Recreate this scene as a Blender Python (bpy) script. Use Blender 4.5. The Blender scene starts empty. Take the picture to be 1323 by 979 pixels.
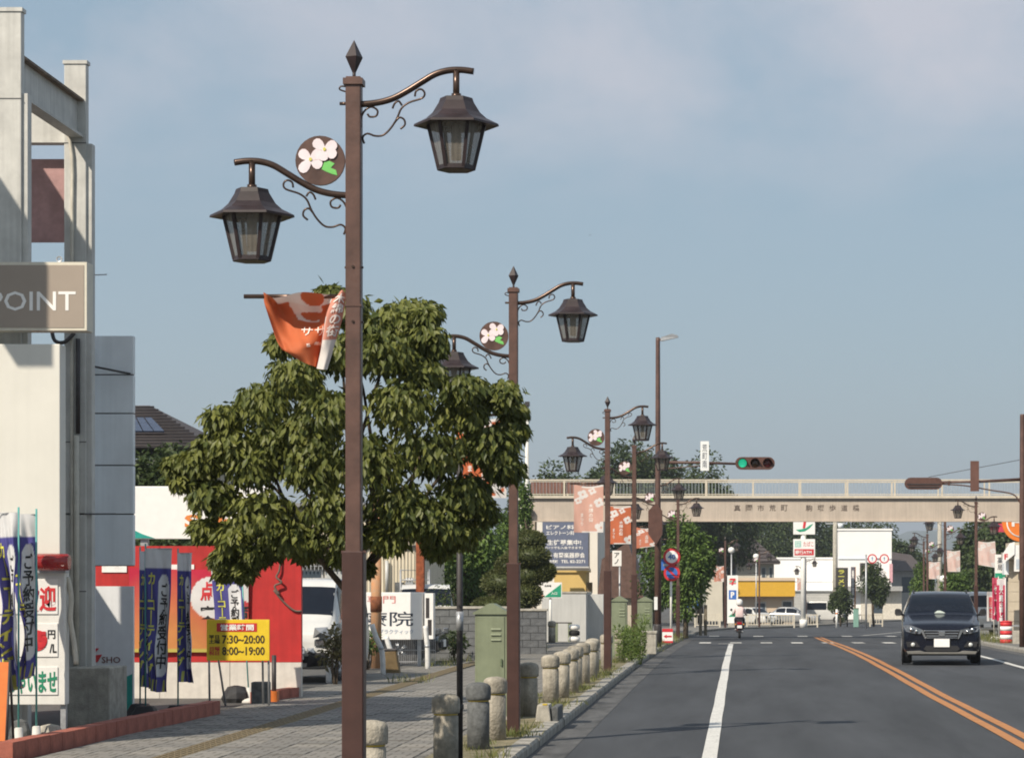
import bpy, bmesh, math, random
from mathutils import Vector, Matrix, noise as mnoise
random.seed(7)
R = math.radians
SC = bpy.context.scene
COL = SC.collection
# ------------------------------------------------------------------ camera
F, VX, VY, HC = 3300.0, 957.0, 749.0, 1.95       # focal length in photo pixels, vanishing point, eye height
cam = bpy.data.cameras.new('camera'); cam_o = bpy.data.objects.new('camera', cam); COL.objects.link(cam_o)
cam_o.location = (0, 0, HC); cam_o.rotation_euler = (R(90), 0, 0)
cam.sensor_fit = 'HORIZONTAL'; cam.sensor_width = 36; cam.lens = F/1323*36
cam.shift_x = -(VX-661.5)/1323; cam.shift_y = (VY-489.5)/1323
cam.clip_start = .5; cam.clip_end = 20000
SC.camera = cam_o
# ------------------------------------------------------------------ sky and sun
SUN_EL, SUN_AZ = 42.0, 36.0                        # sun behind the camera and to its left
sd = Vector((-math.sin(R(SUN_AZ))*math.cos(R(SUN_EL)), -math.cos(R(SUN_AZ))*math.cos(R(SUN_EL)), math.sin(R(SUN_EL))))
W = bpy.data.worlds.new('World'); SC.world = W; W.use_nodes = True
nt = W.node_tree; N = nt.nodes; L = nt.links
bg = N['Background']; bg.inputs['Strength'].default_value = 0.092
sky = N.new('ShaderNodeTexSky'); sky.sky_type = 'NISHITA'; sky.sun_disc = False
sky.sun_elevation = R(SUN_EL); sky.sun_rotation = R(180+SUN_AZ); sky.altitude = 80; sky.air_density = 1.1; sky.dust_density = 1.6; sky.ozone_density = 1.6
tc = N.new('ShaderNodeTexCoord'); mp = N.new('ShaderNodeMapping'); mp.inputs['Scale'].default_value = (1.0, 1.0, 1.9)
mp.inputs['Rotation'].default_value = (0, R(-12), R(74))
L.new(tc.outputs['Generated'], mp.inputs['Vector'])
n1 = N.new('ShaderNodeTexNoise'); n1.inputs['Scale'].default_value = 6.5; n1.inputs['Detail'].default_value = 8; n1.inputs['Roughness'].default_value = .55
n1.inputs['Distortion'].default_value = .35
L.new(mp.outputs['Vector'], n1.inputs['Vector'])
cr = N.new('ShaderNodeValToRGB'); cr.color_ramp.elements[0].position = .39; cr.color_ramp.elements[1].position = .68
L.new(n1.outputs['Fac'], cr.inputs['Fac'])
sx = N.new('ShaderNodeSeparateXYZ'); L.new(tc.outputs['Generated'], sx.inputs['Vector'])
mr = N.new('ShaderNodeMapRange'); mr.inputs['From Min'].default_value = .125; mr.inputs['From Max'].default_value = .185
mr.inputs['To Min'].default_value = 0.0; mr.inputs['To Max'].default_value = .72
L.new(sx.outputs['Z'], mr.inputs['Value'])
mm = N.new('ShaderNodeMath'); mm.operation = 'MULTIPLY'; L.new(cr.outputs['Color'], mm.inputs[0]); L.new(mr.outputs['Result'], mm.inputs[1])
veil = N.new('ShaderNodeMixRGB'); veil.inputs['Fac'].default_value = .66; veil.inputs['Color2'].default_value = (2.95, 4.15, 5.15, 1)
L.new(sky.outputs['Color'], veil.inputs['Color1'])
cl = N.new('ShaderNodeMixRGB'); cl.inputs['Color2'].default_value = (6.0, 5.85, 6.4, 1)
L.new(mm.outputs[0], cl.inputs['Fac']); L.new(veil.outputs['Color'], cl.inputs['Color1']); L.new(cl.outputs['Color'], bg.inputs['Color'])
sl = bpy.data.lights.new('sun', 'SUN'); sl.energy = 4.8; sl.angle = R(.53); sl.color = (1, .90, .76)
so = bpy.data.objects.new('sun', sl); COL.objects.link(so); so.location = sd*60; so.rotation_euler = sd.to_track_quat('Z', 'Y').to_euler()
vs = SC.view_settings; vs.view_transform = 'Standard'; vs.look = 'None'; vs.exposure = 0.27; vs.gamma = 1; vs.use_curve_mapping = False
SC.cycles.filter_width = 1.9
SC.cycles.max_bounces = 6; SC.cycles.transparent_max_bounces = 12
# ------------------------------------------------------------------ helpers
def PX(px, d): return (px-VX)*d/F
def PZ(py, d): return HC-(py-VY)*d/F
GP = [(-30,0),(46,0),(54,-.012),(62,-.04),(70,-.095),(83,-.22),(100,-.43),(116,-.6),(140,-.88),(157,-1.08),(181,-1.48),(205,-1.8),(260,-2.1),(400,-2.3),(9000,-2.4)]
def g(d):
    for (a, za), (b, zb) in zip(GP, GP[1:]):
        if d <= b: return za+(zb-za)*max(0, (d-a))/(b-a)
    return GP[-1][1]
KH = .12                                           # pavement above road
def gp(d): return g(d)+KH
MATS = {}
def mat(name, rgb, rough=.65, var=.12, scale=6.0, metal=0.0, bump=0.0, bscale=None, spec=.4, stretch=(1,1,1), detail=5, coat=0, emit=None, streak=0.0, tint=None):
    if name in MATS: return MATS[name]
    m = bpy.data.materials.new(name); m.use_nodes = True; MATS[name] = m
    t = m.node_tree; b = t.nodes['Principled BSDF']
    b.inputs['Roughness'].default_value = rough; b.inputs['Metallic'].default_value = metal; b.inputs['Specular IOR Level'].default_value = spec
    if coat: b.inputs['Coat Weight'].default_value = coat; b.inputs['Coat Roughness'].default_value = .06
    c = t.nodes.new('ShaderNodeTexCoord'); mpn = t.nodes.new('ShaderNodeMapping'); mpn.inputs['Scale'].default_value = stretch
    t.links.new(c.outputs['Object'], mpn.inputs['Vector'])
    nz = t.nodes.new('ShaderNodeTexNoise'); nz.inputs['Scale'].default_value = scale; nz.inputs['Detail'].default_value = detail; nz.inputs['Roughness'].default_value = .65
    t.links.new(mpn.outputs['Vector'], nz.inputs['Vector'])
    rp = t.nodes.new('ShaderNodeValToRGB'); e = rp.color_ramp.elements
    lo = [max(0, x*(1-var*1.6)) for x in rgb]; hi = [min(1, x*(1+var)) for x in rgb]
    if tint: lo = [x*(1-var)*.5+y*.5 for x, y in zip(rgb, tint)]
    e[0].position = .3; e[0].color = (*lo, 1); e[1].position = .68; e[1].color = (*hi, 1)
    t.links.new(nz.outputs['Fac'], rp.inputs['Fac'])
    out = rp.outputs['Color']
    if streak:
        m2 = t.nodes.new('ShaderNodeMapping'); m2.inputs['Scale'].default_value = (9, 9, .35); t.links.new(c.outputs['Object'], m2.inputs['Vector'])
        n2 = t.nodes.new('ShaderNodeTexNoise'); n2.inputs['Scale'].default_value = 1.5; n2.inputs['Detail'].default_value = 6; t.links.new(m2.outputs['Vector'], n2.inputs['Vector'])
        r2 = t.nodes.new('ShaderNodeValToRGB'); r2.color_ramp.elements[0].position = .42; r2.color_ramp.elements[0].color = (0,0,0,1); r2.color_ramp.elements[1].position = .75
        t.links.new(n2.outputs['Fac'], r2.inputs['Fac'])
        mx = t.nodes.new('ShaderNodeMixRGB'); mx.inputs['Color2'].default_value = (*[x*.45 for x in rgb], 1)
        ml = t.nodes.new('ShaderNodeMath'); ml.operation = 'MULTIPLY'; ml.inputs[1].default_value = streak
        t.links.new(r2.outputs['Color'], ml.inputs[0]); t.links.new(ml.outputs[0], mx.inputs['Fac']); t.links.new(out, mx.inputs['Color1']); out = mx.outputs['Color']
    t.links.new(out, b.inputs['Base Color'])
    if bump:
        nb = t.nodes.new('ShaderNodeTexNoise'); nb.inputs['Scale'].default_value = bscale or scale*8; nb.inputs['Detail'].default_value = 4
        t.links.new(c.outputs['Object'], nb.inputs['Vector'])
        bp = t.nodes.new('ShaderNodeBump'); bp.inputs['Strength'].default_value = bump; bp.inputs['Distance'].default_value = .02
        t.links.new(nb.outputs['Fac'], bp.inputs['Height']); t.links.new(bp.outputs['Normal'], b.inputs['Normal'])
    if emit: b.inputs['Emission Color'].default_value = (*emit[:3], 1); b.inputs['Emission Strength'].default_value = emit[3]
    return m
def leaf_mat(name, rgb, rgb2, rough=.5):
    if name in MATS: return MATS[name]
    m = bpy.data.materials.new(name); m.use_nodes = True; MATS[name] = m
    t = m.node_tree; b = t.nodes['Principled BSDF']; b.inputs['Roughness'].default_value = rough; b.inputs['Specular IOR Level'].default_value = .3
    at = t.nodes.new('ShaderNodeAttribute'); at.attribute_name = 'tint'
    mx = t.nodes.new('ShaderNodeMixRGB'); mx.inputs['Color1'].default_value = (*rgb, 1); mx.inputs['Color2'].default_value = (*rgb2, 1)
    t.links.new(at.outputs['Fac'], mx.inputs['Fac']); t.links.new(mx.outputs['Color'], b.inputs['Base Color'])
    tr = t.nodes.new('ShaderNodeBsdfTranslucent'); t.links.new(mx.outputs['Color'], tr.inputs['Color'])
    ms = t.nodes.new('ShaderNodeMixShader'); ms.inputs['Fac'].default_value = .22
    o = t.nodes['Material Output']
    t.links.new(b.outputs[0], ms.inputs[1]); t.links.new(tr.outputs[0], ms.inputs[2]); t.links.new(ms.outputs[0], o.inputs['Surface'])
    return m
def attr_mat(name, rough=.7, trans=.15):
    """colour comes from the printed 'print' attribute of the cloth"""
    if name in MATS: return MATS[name]
    m = bpy.data.materials.new(name); m.use_nodes = True; MATS[name] = m
    t = m.node_tree; b = t.nodes['Principled BSDF']; b.inputs['Roughness'].default_value = rough; b.inputs['Specular IOR Level'].default_value = .2
    at = t.nodes.new('ShaderNodeAttribute'); at.attribute_name = 'print'
    c = t.nodes.new('ShaderNodeTexCoord'); nz = t.nodes.new('ShaderNodeTexNoise'); nz.inputs['Scale'].default_value = 5; nz.inputs['Detail'].default_value = 4
    t.links.new(c.outputs['Object'], nz.inputs['Vector'])
    mx = t.nodes.new('ShaderNodeMixRGB'); mx.blend_type = 'MULTIPLY'; mx.inputs['Fac'].default_value = .25
    t.links.new(at.outputs['Color'], mx.inputs['Color1']); t.links.new(nz.outputs['Fac'], mx.inputs['Color2']); t.links.new(mx.outputs['Color'], b.inputs['Base Color'])
    tr = t.nodes.new('ShaderNodeBsdfTranslucent'); t.links.new(mx.outputs['Color'], tr.inputs['Color'])
    ms = t.nodes.new('ShaderNodeMixShader'); ms.inputs['Fac'].default_value = trans
    t.links.new(b.outputs[0], ms.inputs[1]); t.links.new(tr.outputs[0], ms.inputs[2]); t.links.new(ms.outputs[0], t.nodes['Material Output'].inputs['Surface'])
    return m
def glass_mat(name, rgb, alpha, rough=.1):
    if name in MATS: return MATS[name]
    m = bpy.data.materials.new(name); m.use_nodes = True; MATS[name] = m
    t = m.node_tree; b = t.nodes['Principled BSDF']; b.inputs['Roughness'].default_value = rough; b.inputs['Base Color'].default_value = (*rgb, 1); b.inputs['Specular IOR Level'].default_value = .6
    c = t.nodes.new('ShaderNodeTexCoord'); nz = t.nodes.new('ShaderNodeTexNoise'); nz.inputs['Scale'].default_value = 9
    t.links.new(c.outputs['Object'], nz.inputs['Vector'])
    mr_ = t.nodes.new('ShaderNodeMapRange'); mr_.inputs['To Min'].default_value = alpha-.12; mr_.inputs['To Max'].default_value = alpha+.12
    t.links.new(nz.outputs['Fac'], mr_.inputs['Value'])
    tr = t.nodes.new('ShaderNodeBsdfTransparent'); ms = t.nodes.new('ShaderNodeMixShader')
    t.links.new(mr_.outputs['Result'], ms.inputs['Fac']); t.links.new(tr.outputs[0], ms.inputs[1]); t.links.new(b.outputs[0], ms.inputs[2]); t.links.new(ms.outputs[0], t.nodes['Material Output'].inputs['Surface'])
    return m
class MB:
    def __init__(s): s.v = []; s.f = []; s.sm = []
    def add(s, vs_, fs, smooth=False):
        o = len(s.v); s.v += [tuple(p) for p in vs_]; s.f += [tuple(i+o for i in q) for q in fs]; s.sm += [smooth]*len(fs); return s
    def box(s, x0, x1, y0, y1, z0, z1):
        return s.add([(x0,y0,z0),(x1,y0,z0),(x1,y1,z0),(x0,y1,z0),(x0,y0,z1),(x1,y0,z1),(x1,y1,z1),(x0,y1,z1)],
                     [(0,3,2,1),(4,5,6,7),(0,1,5,4),(1,2,6,5),(2,3,7,6),(3,0,4,7)])
    def cbox(s, cx, cy, cz, sx_, sy_, sz_): return s.box(cx-sx_/2, cx+sx_/2, cy-sy_/2, cy+sy_/2, cz-sz_/2, cz+sz_/2)
    def cbev(s, cx, cy, z0, z1, wx, wy, b):       # upright box with chamfered vertical edges and top
        P = lambda x, y, z: [(cx-x+b,cy-y,z),(cx+x-b,cy-y,z),(cx+x,cy-y+b,z),(cx+x,cy+y-b,z),(cx+x-b,cy+y,z),(cx-x+b,cy+y,z),(cx-x,cy+y-b,z),(cx-x,cy-y+b,z)]
        v = P(wx/2,wy/2,z0)+P(wx/2,wy/2,z1-b)+P(wx/2-b*.7,wy/2-b*.7,z1)
        f = [tuple(range(7,-1,-1)), tuple(range(16,24))]
        for k in range(2):
            for i in range(8): j = (i+1) % 8; f.append((k*8+i, k*8+j, k*8+8+j, k*8+8+i))
        return s.add(v, f)
    def lathe(s, prof, n=16, c=(0,0,0), rot=0.0, smooth=True, axis='Z', caps=True):
        v = []; f = []
        for r, z in prof:
            for i in range(n):
                a = 2*math.pi*i/n+rot; x, y = r*math.cos(a), r*math.sin(a)
                p = (x, y, z) if axis == 'Z' else ((x, z, y) if axis == 'Y' else (z, x, y))
                v.append((p[0]+c[0], p[1]+c[1], p[2]+c[2]))
        m = len(prof)
        for k in range(m-1):
            for i in range(n):
                j = (i+1) % n; f.append((k*n+i, k*n+j, k*n+n+j, k*n+n+i))
        s.add(v, f, smooth)
        if caps:
            o = len(s.v)-len(v)
            s.f += [tuple(o+i for i in range(n-1,-1,-1)), tuple(o+(m-1)*n+i for i in range(n))]; s.sm += [False, False]
        return s
    def cyl(s, cx, cy, z0, z1, r0, r1=None, n=12, smooth=True): return s.lathe([(r0, z0), (r0 if r1 is None else r1, z1)], n, (cx, cy, 0), smooth=smooth)
    def disc(s, c, r, th, n=24): return s.lathe([(r, -th/2), (r, th/2)], n, c, axis='Y', smooth=False)
    def tube(s, pts, r, n=6, smooth=True, caps=True):
        pts = [Vector(p) for p in pts]; m = len(pts); v = []; up = None
        for k in range(m):
            t = (pts[min(k+1, m-1)]-pts[max(k-1, 0)]).normalized()
            if up is None:
                up = Vector((0, 0, 1)) if abs(t.z) < .9 else Vector((1, 0, 0))
            a = t.cross(up)
            if a.length < 1e-5: a = t.cross(Vector((0, 1, 0)))
            a.normalize(); b = a.cross(t).normalized(); up = b
            rr = r[k] if isinstance(r, (list, tuple)) else r
            for i in range(n):
                an = 2*math.pi*i/n+math.pi/n; v.append(pts[k]+a*math.cos(an)*rr+b*math.sin(an)*rr)
        f = []
        for k in range(m-1):
            for i in range(n): j = (i+1) % n; f.append((k*n+i, k*n+j, k*n+n+j, k*n+n+i))
        s.add(v, f, smooth); o = len(s.v)-len(v)
        if caps: s.f += [tuple(o+i for i in range(n-1,-1,-1)), tuple(o+(m-1)*n+i for i in range(n))]; s.sm += [False, False]
        return s
    def prism(s, poly, y0, y1, axis='Y'):         # polygon in XZ (counter-clockwise from -Y), extruded along Y
        n = len(poly)
        if axis == 'Y': v = [(x, y0, z) for x, z in poly]+[(x, y1, z) for x, z in poly]
        elif axis == 'X': v = [(y0, x, z) for x, z in poly]+[(y1, x, z) for x, z in poly]
        else: v = [(x, z, y0) for x, z in poly]+[(x, z, y1) for x, z in poly]
        f = [tuple(range(n)), tuple(range(2*n-1, n-1, -1))]+[(i, i+n, (i+1) % n+n, (i+1) % n) for i in range(n)]
        return s.add(v, f)
    def grid(s, fn, nu, nv, smooth=True):
        v = [fn(i/nu, j/nv) for j in range(nv+1) for i in range(nu+1)]
        return s.add(v, [(j*(nu+1)+i, j*(nu+1)+i+1, (j+1)*(nu+1)+i+1, (j+1)*(nu+1)+i) for j in range(nv) for i in range(nu)], smooth)
    def mesh(s, name):
        me = bpy.data.meshes.new(name); me.from_pydata(s.v, [], s.f); me.polygons.foreach_set('use_smooth', s.sm); me.update()
        bm = bmesh.new(); bm.from_mesh(me); bmesh.ops.recalc_face_normals(bm, faces=bm.faces); bm.to_mesh(me); bm.free()
        return me
    def build(s, name, m, parent=None, loc=None, rotz=0.0, kind=None, bevel=0.0, fix=True):
        if fix: me = s.mesh(name)
        else:
            me = bpy.data.meshes.new(name); me.from_pydata(s.v, [], s.f); me.polygons.foreach_set('use_smooth', s.sm); me.update()
        return link(name, me, m, parent, loc, rotz, kind, bevel)
def link(name, me, m, parent=None, loc=None, rotz=0.0, kind=None, bevel=0.0):
    o = bpy.data.objects.new(name, me); COL.objects.link(o)
    if m is not None and not me.materials: me.materials.append(m)
    if parent is not None: o.parent = parent
    if loc is not None: o.location = loc
    if rotz: o.rotation_euler = (0, 0, rotz)
    if kind: o['kind'] = kind
    if bevel:
        b = o.modifiers.new('bevel', 'BEVEL'); b.width = bevel; b.segments = 2; b.limit_method = 'ANGLE'
    return o
def tag(o, label, cat, group=None):
    o['label'] = label; o['category'] = cat
    if group: o['group'] = group
    return o
def thing(name, label, cat, loc=(0,0,0), rotz=0.0, group=None):
    o = bpy.data.objects.new(name, None); COL.objects.link(o); o.location = loc; o.rotation_euler = (0, 0, rotz); o.empty_display_size = .2
    return tag(o, label, cat, group)
def kids(o): return [c for c in COL.objects if c.parent == o]
def copy_tree(o, parent=None, tree=None):
    if tree is None:
        tree = {}
        for c in COL.objects:
            if c.parent: tree.setdefault(c.parent.name, []).append(c)
    c = o.copy(); COL.objects.link(c); c.parent = parent
    for ch in tree.get(o.name, []): copy_tree(ch, c, tree)
    return c
# lettering -----------------------------------------------------------
TXT = {}
def text_mesh(s, size, ext=.002, line=1.0, align='CENTER', bold=0.0):
    k = (s, size, ext, line, align, bold)
    if k in TXT: return TXT[k]
    cu = bpy.data.curves.new('t', 'FONT'); cu.body = s; cu.size = size; cu.align_x = align; cu.align_y = 'CENTER'; cu.resolution_u = 2
    cu.extrude = ext; cu.space_line = line; cu.offset = bold*size
    o = bpy.data.objects.new('t', cu); COL.objects.link(o)
    dg = bpy.context.evaluated_depsgraph_get(); me = bpy.data.meshes.new_from_object(o.evaluated_get(dg))
    bpy.data.objects.remove(o); bpy.data.curves.remove(cu)
    me.materials.clear(); me.name = 'lettering'; TXT[k] = me
    return me
def fit_text(s, w, h, loc, m, parent, ext=.002, line=1.0, bold=0.02, rotz=0.0, name='lettering'):
    """lettering that faces -Y, stretched to w by h metres round loc"""
    me = text_mesh(s, 1.0, 0.02, line, 'CENTER', bold).copy()
    xs = [v.co.x for v in me.vertices]; ys = [v.co.y for v in me.vertices]
    cx, cy = (min(xs)+max(xs))/2, (min(ys)+max(ys))/2; sx_ = w/max(1e-6, max(xs)-min(xs)); sy_ = h/max(1e-6, max(ys)-min(ys))
    for v in me.vertices:
        x, y, z = v.co; v.co = ((x-cx)*sx_, -z/.02*ext, (y-cy)*sy_)
    me.update()
    return link(name, me, m, parent, loc, rotz)
def map_text(s, fn, u0, u1, v0, v1, m, parent, line=1.0, bold=.02, off=.006, name='lettering'):
    """flat lettering printed on a cloth surface fn(u,v)"""
    me = text_mesh(s, 1.0, 0.0, line, 'CENTER', bold).copy()
    bm = bmesh.new(); bm.from_mesh(me)
    for _ in range(2):
        bmesh.ops.subdivide_edges(bm, edges=[e for e in bm.edges if e.calc_length() > .12], cuts=1)
    bmesh.ops.triangulate(bm, faces=bm.faces); bm.to_mesh(me); bm.free()
    xs = [v.co.x for v in me.vertices]; ys = [v.co.y for v in me.vertices]; a, b, c, d = min(xs), max(xs), min(ys), max(ys)
    for v in me.vertices:
        u = u0+(u1-u0)*(v.co.x-a)/(b-a); w = v0+(v1-v0)*(v.co.y-c)/(d-c)
        p = Vector(fn(u, w)); e = .004
        n = (Vector(fn(u+e, w))-p).cross(Vector(fn(u, w+e))-p)
        n = n.normalized() if n.length > 1e-9 else Vector((0, -1, 0))
        if n.y > 0: n = -n
        v.co = p+n*off
    me.update()
    return link(name, me, m, parent)
def cloth(name, fn, nu, nv, colour, parent, m=None):
    mb = MB().grid(fn, nu, nv); me = bpy.data.meshes.new(name); me.from_pydata(mb.v, [], mb.f); me.polygons.foreach_set('use_smooth', mb.sm)
    ca = me.color_attributes.new('print', 'FLOAT_COLOR', 'POINT'); k = 0
    for j in range(nv+1):
        for i in range(nu+1):
            ca.data[k].color = (*colour(i/nu, j/nv), 1); k += 1
    me.update()
    return link(name, me, m or attr_mat('printed cloth'), parent)
# foliage -------------------------------------------------------------
def leaves(name, clumps, per, ln, wd, m, parent, droop=.5, seed=1, shell=.55, out=1.0, loc=None):
    """clumps: (x,y,z,rx,ry,rz); folded leaf faces, four triangles each"""
    rnd = random.Random(seed); V = []; Fc = []; T = []
    for (cx, cy, cz, rx, ry, rz) in clumps:
        ct = rnd.random()
        for _ in range(int(per)):
            while True:
                a, b, c = rnd.uniform(-1,1), rnd.uniform(-1,1), rnd.uniform(-1,1); q = a*a+b*b+c*c
                if .02 < q <= 1: break
            q = math.sqrt(q); k = (shell+(1-shell)*q)/q if rnd.random() < .75 else 1.0
            k *= rnd.uniform(.85, 1.12)
            d = Vector((a, b, c*1.0)); p = Vector((cx+a*rx*k, cy+b*ry*k, cz+c*rz*k))
            ax = (d.normalized()*out+Vector((rnd.gauss(0,.5), rnd.gauss(0,.5), rnd.gauss(0,.4)-droop*1.6))).normalized()
            nrm = (d.normalized()*.9+Vector((0,0,.6))+Vector((rnd.gauss(0,.5), rnd.gauss(0,.5), rnd.gauss(0,.5))))
            sd_ = ax.cross(nrm)
            if sd_.length < 1e-4: continue
            sd_.normalize(); nn = sd_.cross(ax).normalized(); l = ln*rnd.uniform(.7, 1.25); w = wd*rnd.uniform(.75, 1.2)*.5
            o = len(V); mid = p+ax*l*.45-nn*w*.35
            V += [tuple(p), tuple(p+ax*l*.42+sd_*w), tuple(p+ax*l-nn*l*.12), tuple(p+ax*l*.42-sd_*w), tuple(mid)]
            Fc += [(o, o+1, o+4), (o+1, o+2, o+4), (o+2, o+3, o+4), (o+3, o, o+4)]
            t = min(1, max(0, .35*ct+.65*rnd.random())); T += [t]*5
    me = bpy.data.meshes.new(name); me.from_pydata(V, [], Fc)
    at = me.attributes.new('tint', 'FLOAT', 'POINT'); at.data.foreach_set('value', T); me.update()
    return link(name, me, m, parent, loc)
def limb(mb, p0, p1, r0, r1, bend=.1, n=6, rnd=random):
    p0 = Vector(p0); p1 = Vector(p1); k = 5; pts = []; rr = []
    off = Vector((rnd.uniform(-1,1), rnd.uniform(-1,1), rnd.uniform(-.3,.3)))*bend*(p1-p0).length
    for i in range(k+1):
        t = i/k; pts.append(p0.lerp(p1, t)+off*math.sin(t*math.pi)); rr.append(r0+(r1-r0)*t)
    mb.tube(pts, rr, n)
LEAF_DARK = lambda: leaf_mat('dark evergreen leaf', (.030, .050, .018), (.075, .105, .03))
LEAF_MID = lambda: leaf_mat('fresh green leaf', (.05, .095, .02), (.13, .20, .04))
BARK = lambda: mat('bark', (.10, .075, .05), .9, .4, 14, bump=.6)
def tree(name, label, x, d, h, rx, rz, m, per=140, ln=.22, nc=26, seed=1, group=None, zb=None, crown_base=.3, ry=None):
    rnd = random.Random(seed); z0 = gp(d)-.05 if zb is None else zb
    t = thing(name, label, 'tree', (x, d, z0), 0, group)
    ry = ry or rx; cz = h-rz; cl_ = []
    for i in range(nc):
        while True:
            a, b, c = rnd.uniform(-1,1), rnd.uniform(-1,1), rnd.uniform(-1,1)
            q = a*a+b*b+c*c
            if .12 < q < 1: break
        k = .78; r = rnd.uniform(.28, .46)
        cl_.append((a*rx*k, b*ry*k, cz+c*rz*k, r*rx, r*ry, r*rz*rnd.uniform(.6, .9)))
    cl_.append((0, 0, cz, rx*.6, ry*.6, rz*.6))
    mb = MB(); top = Vector((0, 0, cz+rz*.3)); limb(mb, (0,0,0), top, max(.06, h*.022), .03, .03, 7, rnd)
    for c in cl_[:10]:
        zz = rnd.uniform(max(.3, crown_base)*h*.8, max(cz, h*.4)); limb(mb, (0, 0, min(zz, cz)), (c[0], c[1], c[2]), .012*h, .012, .1, 5, rnd)
    mb.build('trunk', BARK(), t); leaves('crown', cl_, per, ln, ln*.6, m, t, .35, seed)
    return t
# ------------------------------------------------------------------ the setting
def interp(P, d):
    for (a, va), (b, vb) in zip(P, P[1:]):
        if d <= b: return va+(vb-va)*max(0, d-a)/(b-a)
    return P[-1][1]
KLP = [(-40,-2.35),(105,-2.35),(140,-1.75),(157,-.45),(181,1.9),(205,5.7),(235,12),(300,30),(420,70)]
KRP = [(-40,8.0),(80,8.0),(100,8.6),(116,8.8),(142,9.9),(158,11.1),(181,14),(205,18.5),(235,26),(300,46),(420,90)]
KL = lambda d: interp(KLP, d)
KR = lambda d: interp(KRP, d)
DS = [-20+4*i for i in range(22)]+[68+3*i for i in range(60)]+[250+15*i for i in range(11)]
def strip(name, xa, xb, top, m, thick=None, ds=DS, kind='structure', parent=None, nx=1):
    mb = MB(); v = []; f = []; n = nx+1
    for d in ds:
        for i in range(n): v.append((xa(d)+(xb(d)-xa(d))*i/nx, d, top(d)))
    for k in range(len(ds)-1):
        for i in range(nx): f.append((k*n+i, k*n+i+1, (k+1)*n+i+1, (k+1)*n+i))
    mb.add(v, f, False)
    if thick:
        o = len(mb.v)
        for d in ds: mb.v += [(xa(d), d, top(d)-thick), (xb(d), d, top(d)-thick)]
        for k in range(len(ds)-1):
            mb.f += [(o+2*k, o+2*k+2, (k+1)*n, k*n), (k*n+nx, (k+1)*n+nx, o+2*k+3, o+2*k+1)]; mb.sm += [False, False]
        mb.f.append((0, nx, o+1, o)); mb.sm.append(False)
    ob = mb.build(name, m, parent, kind=kind if parent is None else None, fix=False)
    return ob
def asphalt(name, c, speck):
    m = mat(name, c, .82, .21, 1.0, bump=.5, bscale=140, spec=.3, stretch=(1, .10, 1), detail=10)
    t = m.node_tree; b = t.nodes['Principled BSDF']; src = b.inputs['Base Color'].links[0].from_socket
    co = t.nodes.new('ShaderNodeTexCoord'); nz = t.nodes.new('ShaderNodeTexNoise'); nz.inputs['Scale'].default_value = 60; nz.inputs['Detail'].default_value = 3
    t.links.new(co.outputs['Object'], nz.inputs['Vector'])
    rp = t.nodes.new('ShaderNodeValToRGB'); rp.color_ramp.elements[0].position = .35; rp.color_ramp.elements[0].color = (.72,.72,.72,1); rp.color_ramp.elements[1].position = .7; rp.color_ramp.elements[1].color = (speck,speck,speck,1)
    t.links.new(nz.outputs['Fac'], rp.inputs['Fac'])
    mx = t.nodes.new('ShaderNodeMixRGB'); mx.blend_type = 'MULTIPLY'; mx.inputs['Fac'].default_value = 1
    t.links.new(src, mx.inputs['Color1']); t.links.new(rp.outputs['Color'], mx.inputs['Color2']); t.links.new(mx.outputs['Color'], b.inputs['Base Color'])
    return m
def paving(name, c1, c2, sc, w=.3, h=.15):
    m = mat(name, c1, .85, .2, 2.2, bump=.4, bscale=90)
    t = m.node_tree; b = t.nodes['Principled BSDF']; src = b.inputs['Base Color'].links[0].from_socket
    co = t.nodes.new('ShaderNodeTexCoord'); br = t.nodes.new('ShaderNodeTexBrick'); br.inputs['Scale'].default_value = sc
    br.inputs['Color1'].default_value = (1,1,1,1); br.inputs['Color2'].default_value = (.78,.78,.76,1); br.inputs['Mortar'].default_value = (*c2,1)
    br.inputs['Mortar Size'].default_value = .012; br.inputs['Brick Width'].default_value = w; br.inputs['Row Height'].default_value = h
    t.links.new(co.outputs['Object'], br.inputs['Vector'])
    mx = t.nodes.new('ShaderNodeMixRGB'); mx.blend_type = 'MULTIPLY'; mx.inputs['Fac'].default_value = 1
    t.links.new(src, mx.inputs['Color1']); t.links.new(br.outputs['Color'], mx.inputs['Color2']); t.links.new(mx.outputs['Color'], b.inputs['Base Color'])
    return m
M_road = asphalt('road asphalt', (.056,.060,.066), 1.35)
M_lot = asphalt('car park asphalt', (.10,.098,.092), 1.3)
M_pave = paving('paving blocks', (.225,.215,.195), (.35,.33,.3), 1.0)
M_conc = mat('weathered concrete', (.40,.375,.32), .85, .22, 7, bump=.35, bscale=60, streak=.35)
M_kerb = mat('kerb concrete', (.30,.285,.25), .88, .3, 5, bump=.4, bscale=50, streak=.3)
big = [-60, 0]+[68+8*i for i in range(25)]+[300, 400, 700, 1500, 4000, 9000]
strip('ground', lambda d: -4000, lambda d: 4000, lambda d: g(d)-.09, mat('dry earth', (.16,.15,.10), .95, .3, .2), ds=big)
strip('road', lambda d: KL(d)-.02, lambda d: KR(d)+.02, g, M_road, nx=3)
strip('pavement', lambda d: KL(d)-4.97, lambda d: KL(d)-.19, lambda d: gp(d)-.012, M_pave, .14, nx=2)
strip('car_park', lambda d: -90, lambda d: KL(d)-4.97, lambda d: gp(d)-.02, M_lot, .14, nx=2)
strip('pavement', lambda d: KR(d)+.19, lambda d: KR(d)+3.4, lambda d: gp(d)-.006, M_pave, .14)
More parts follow.
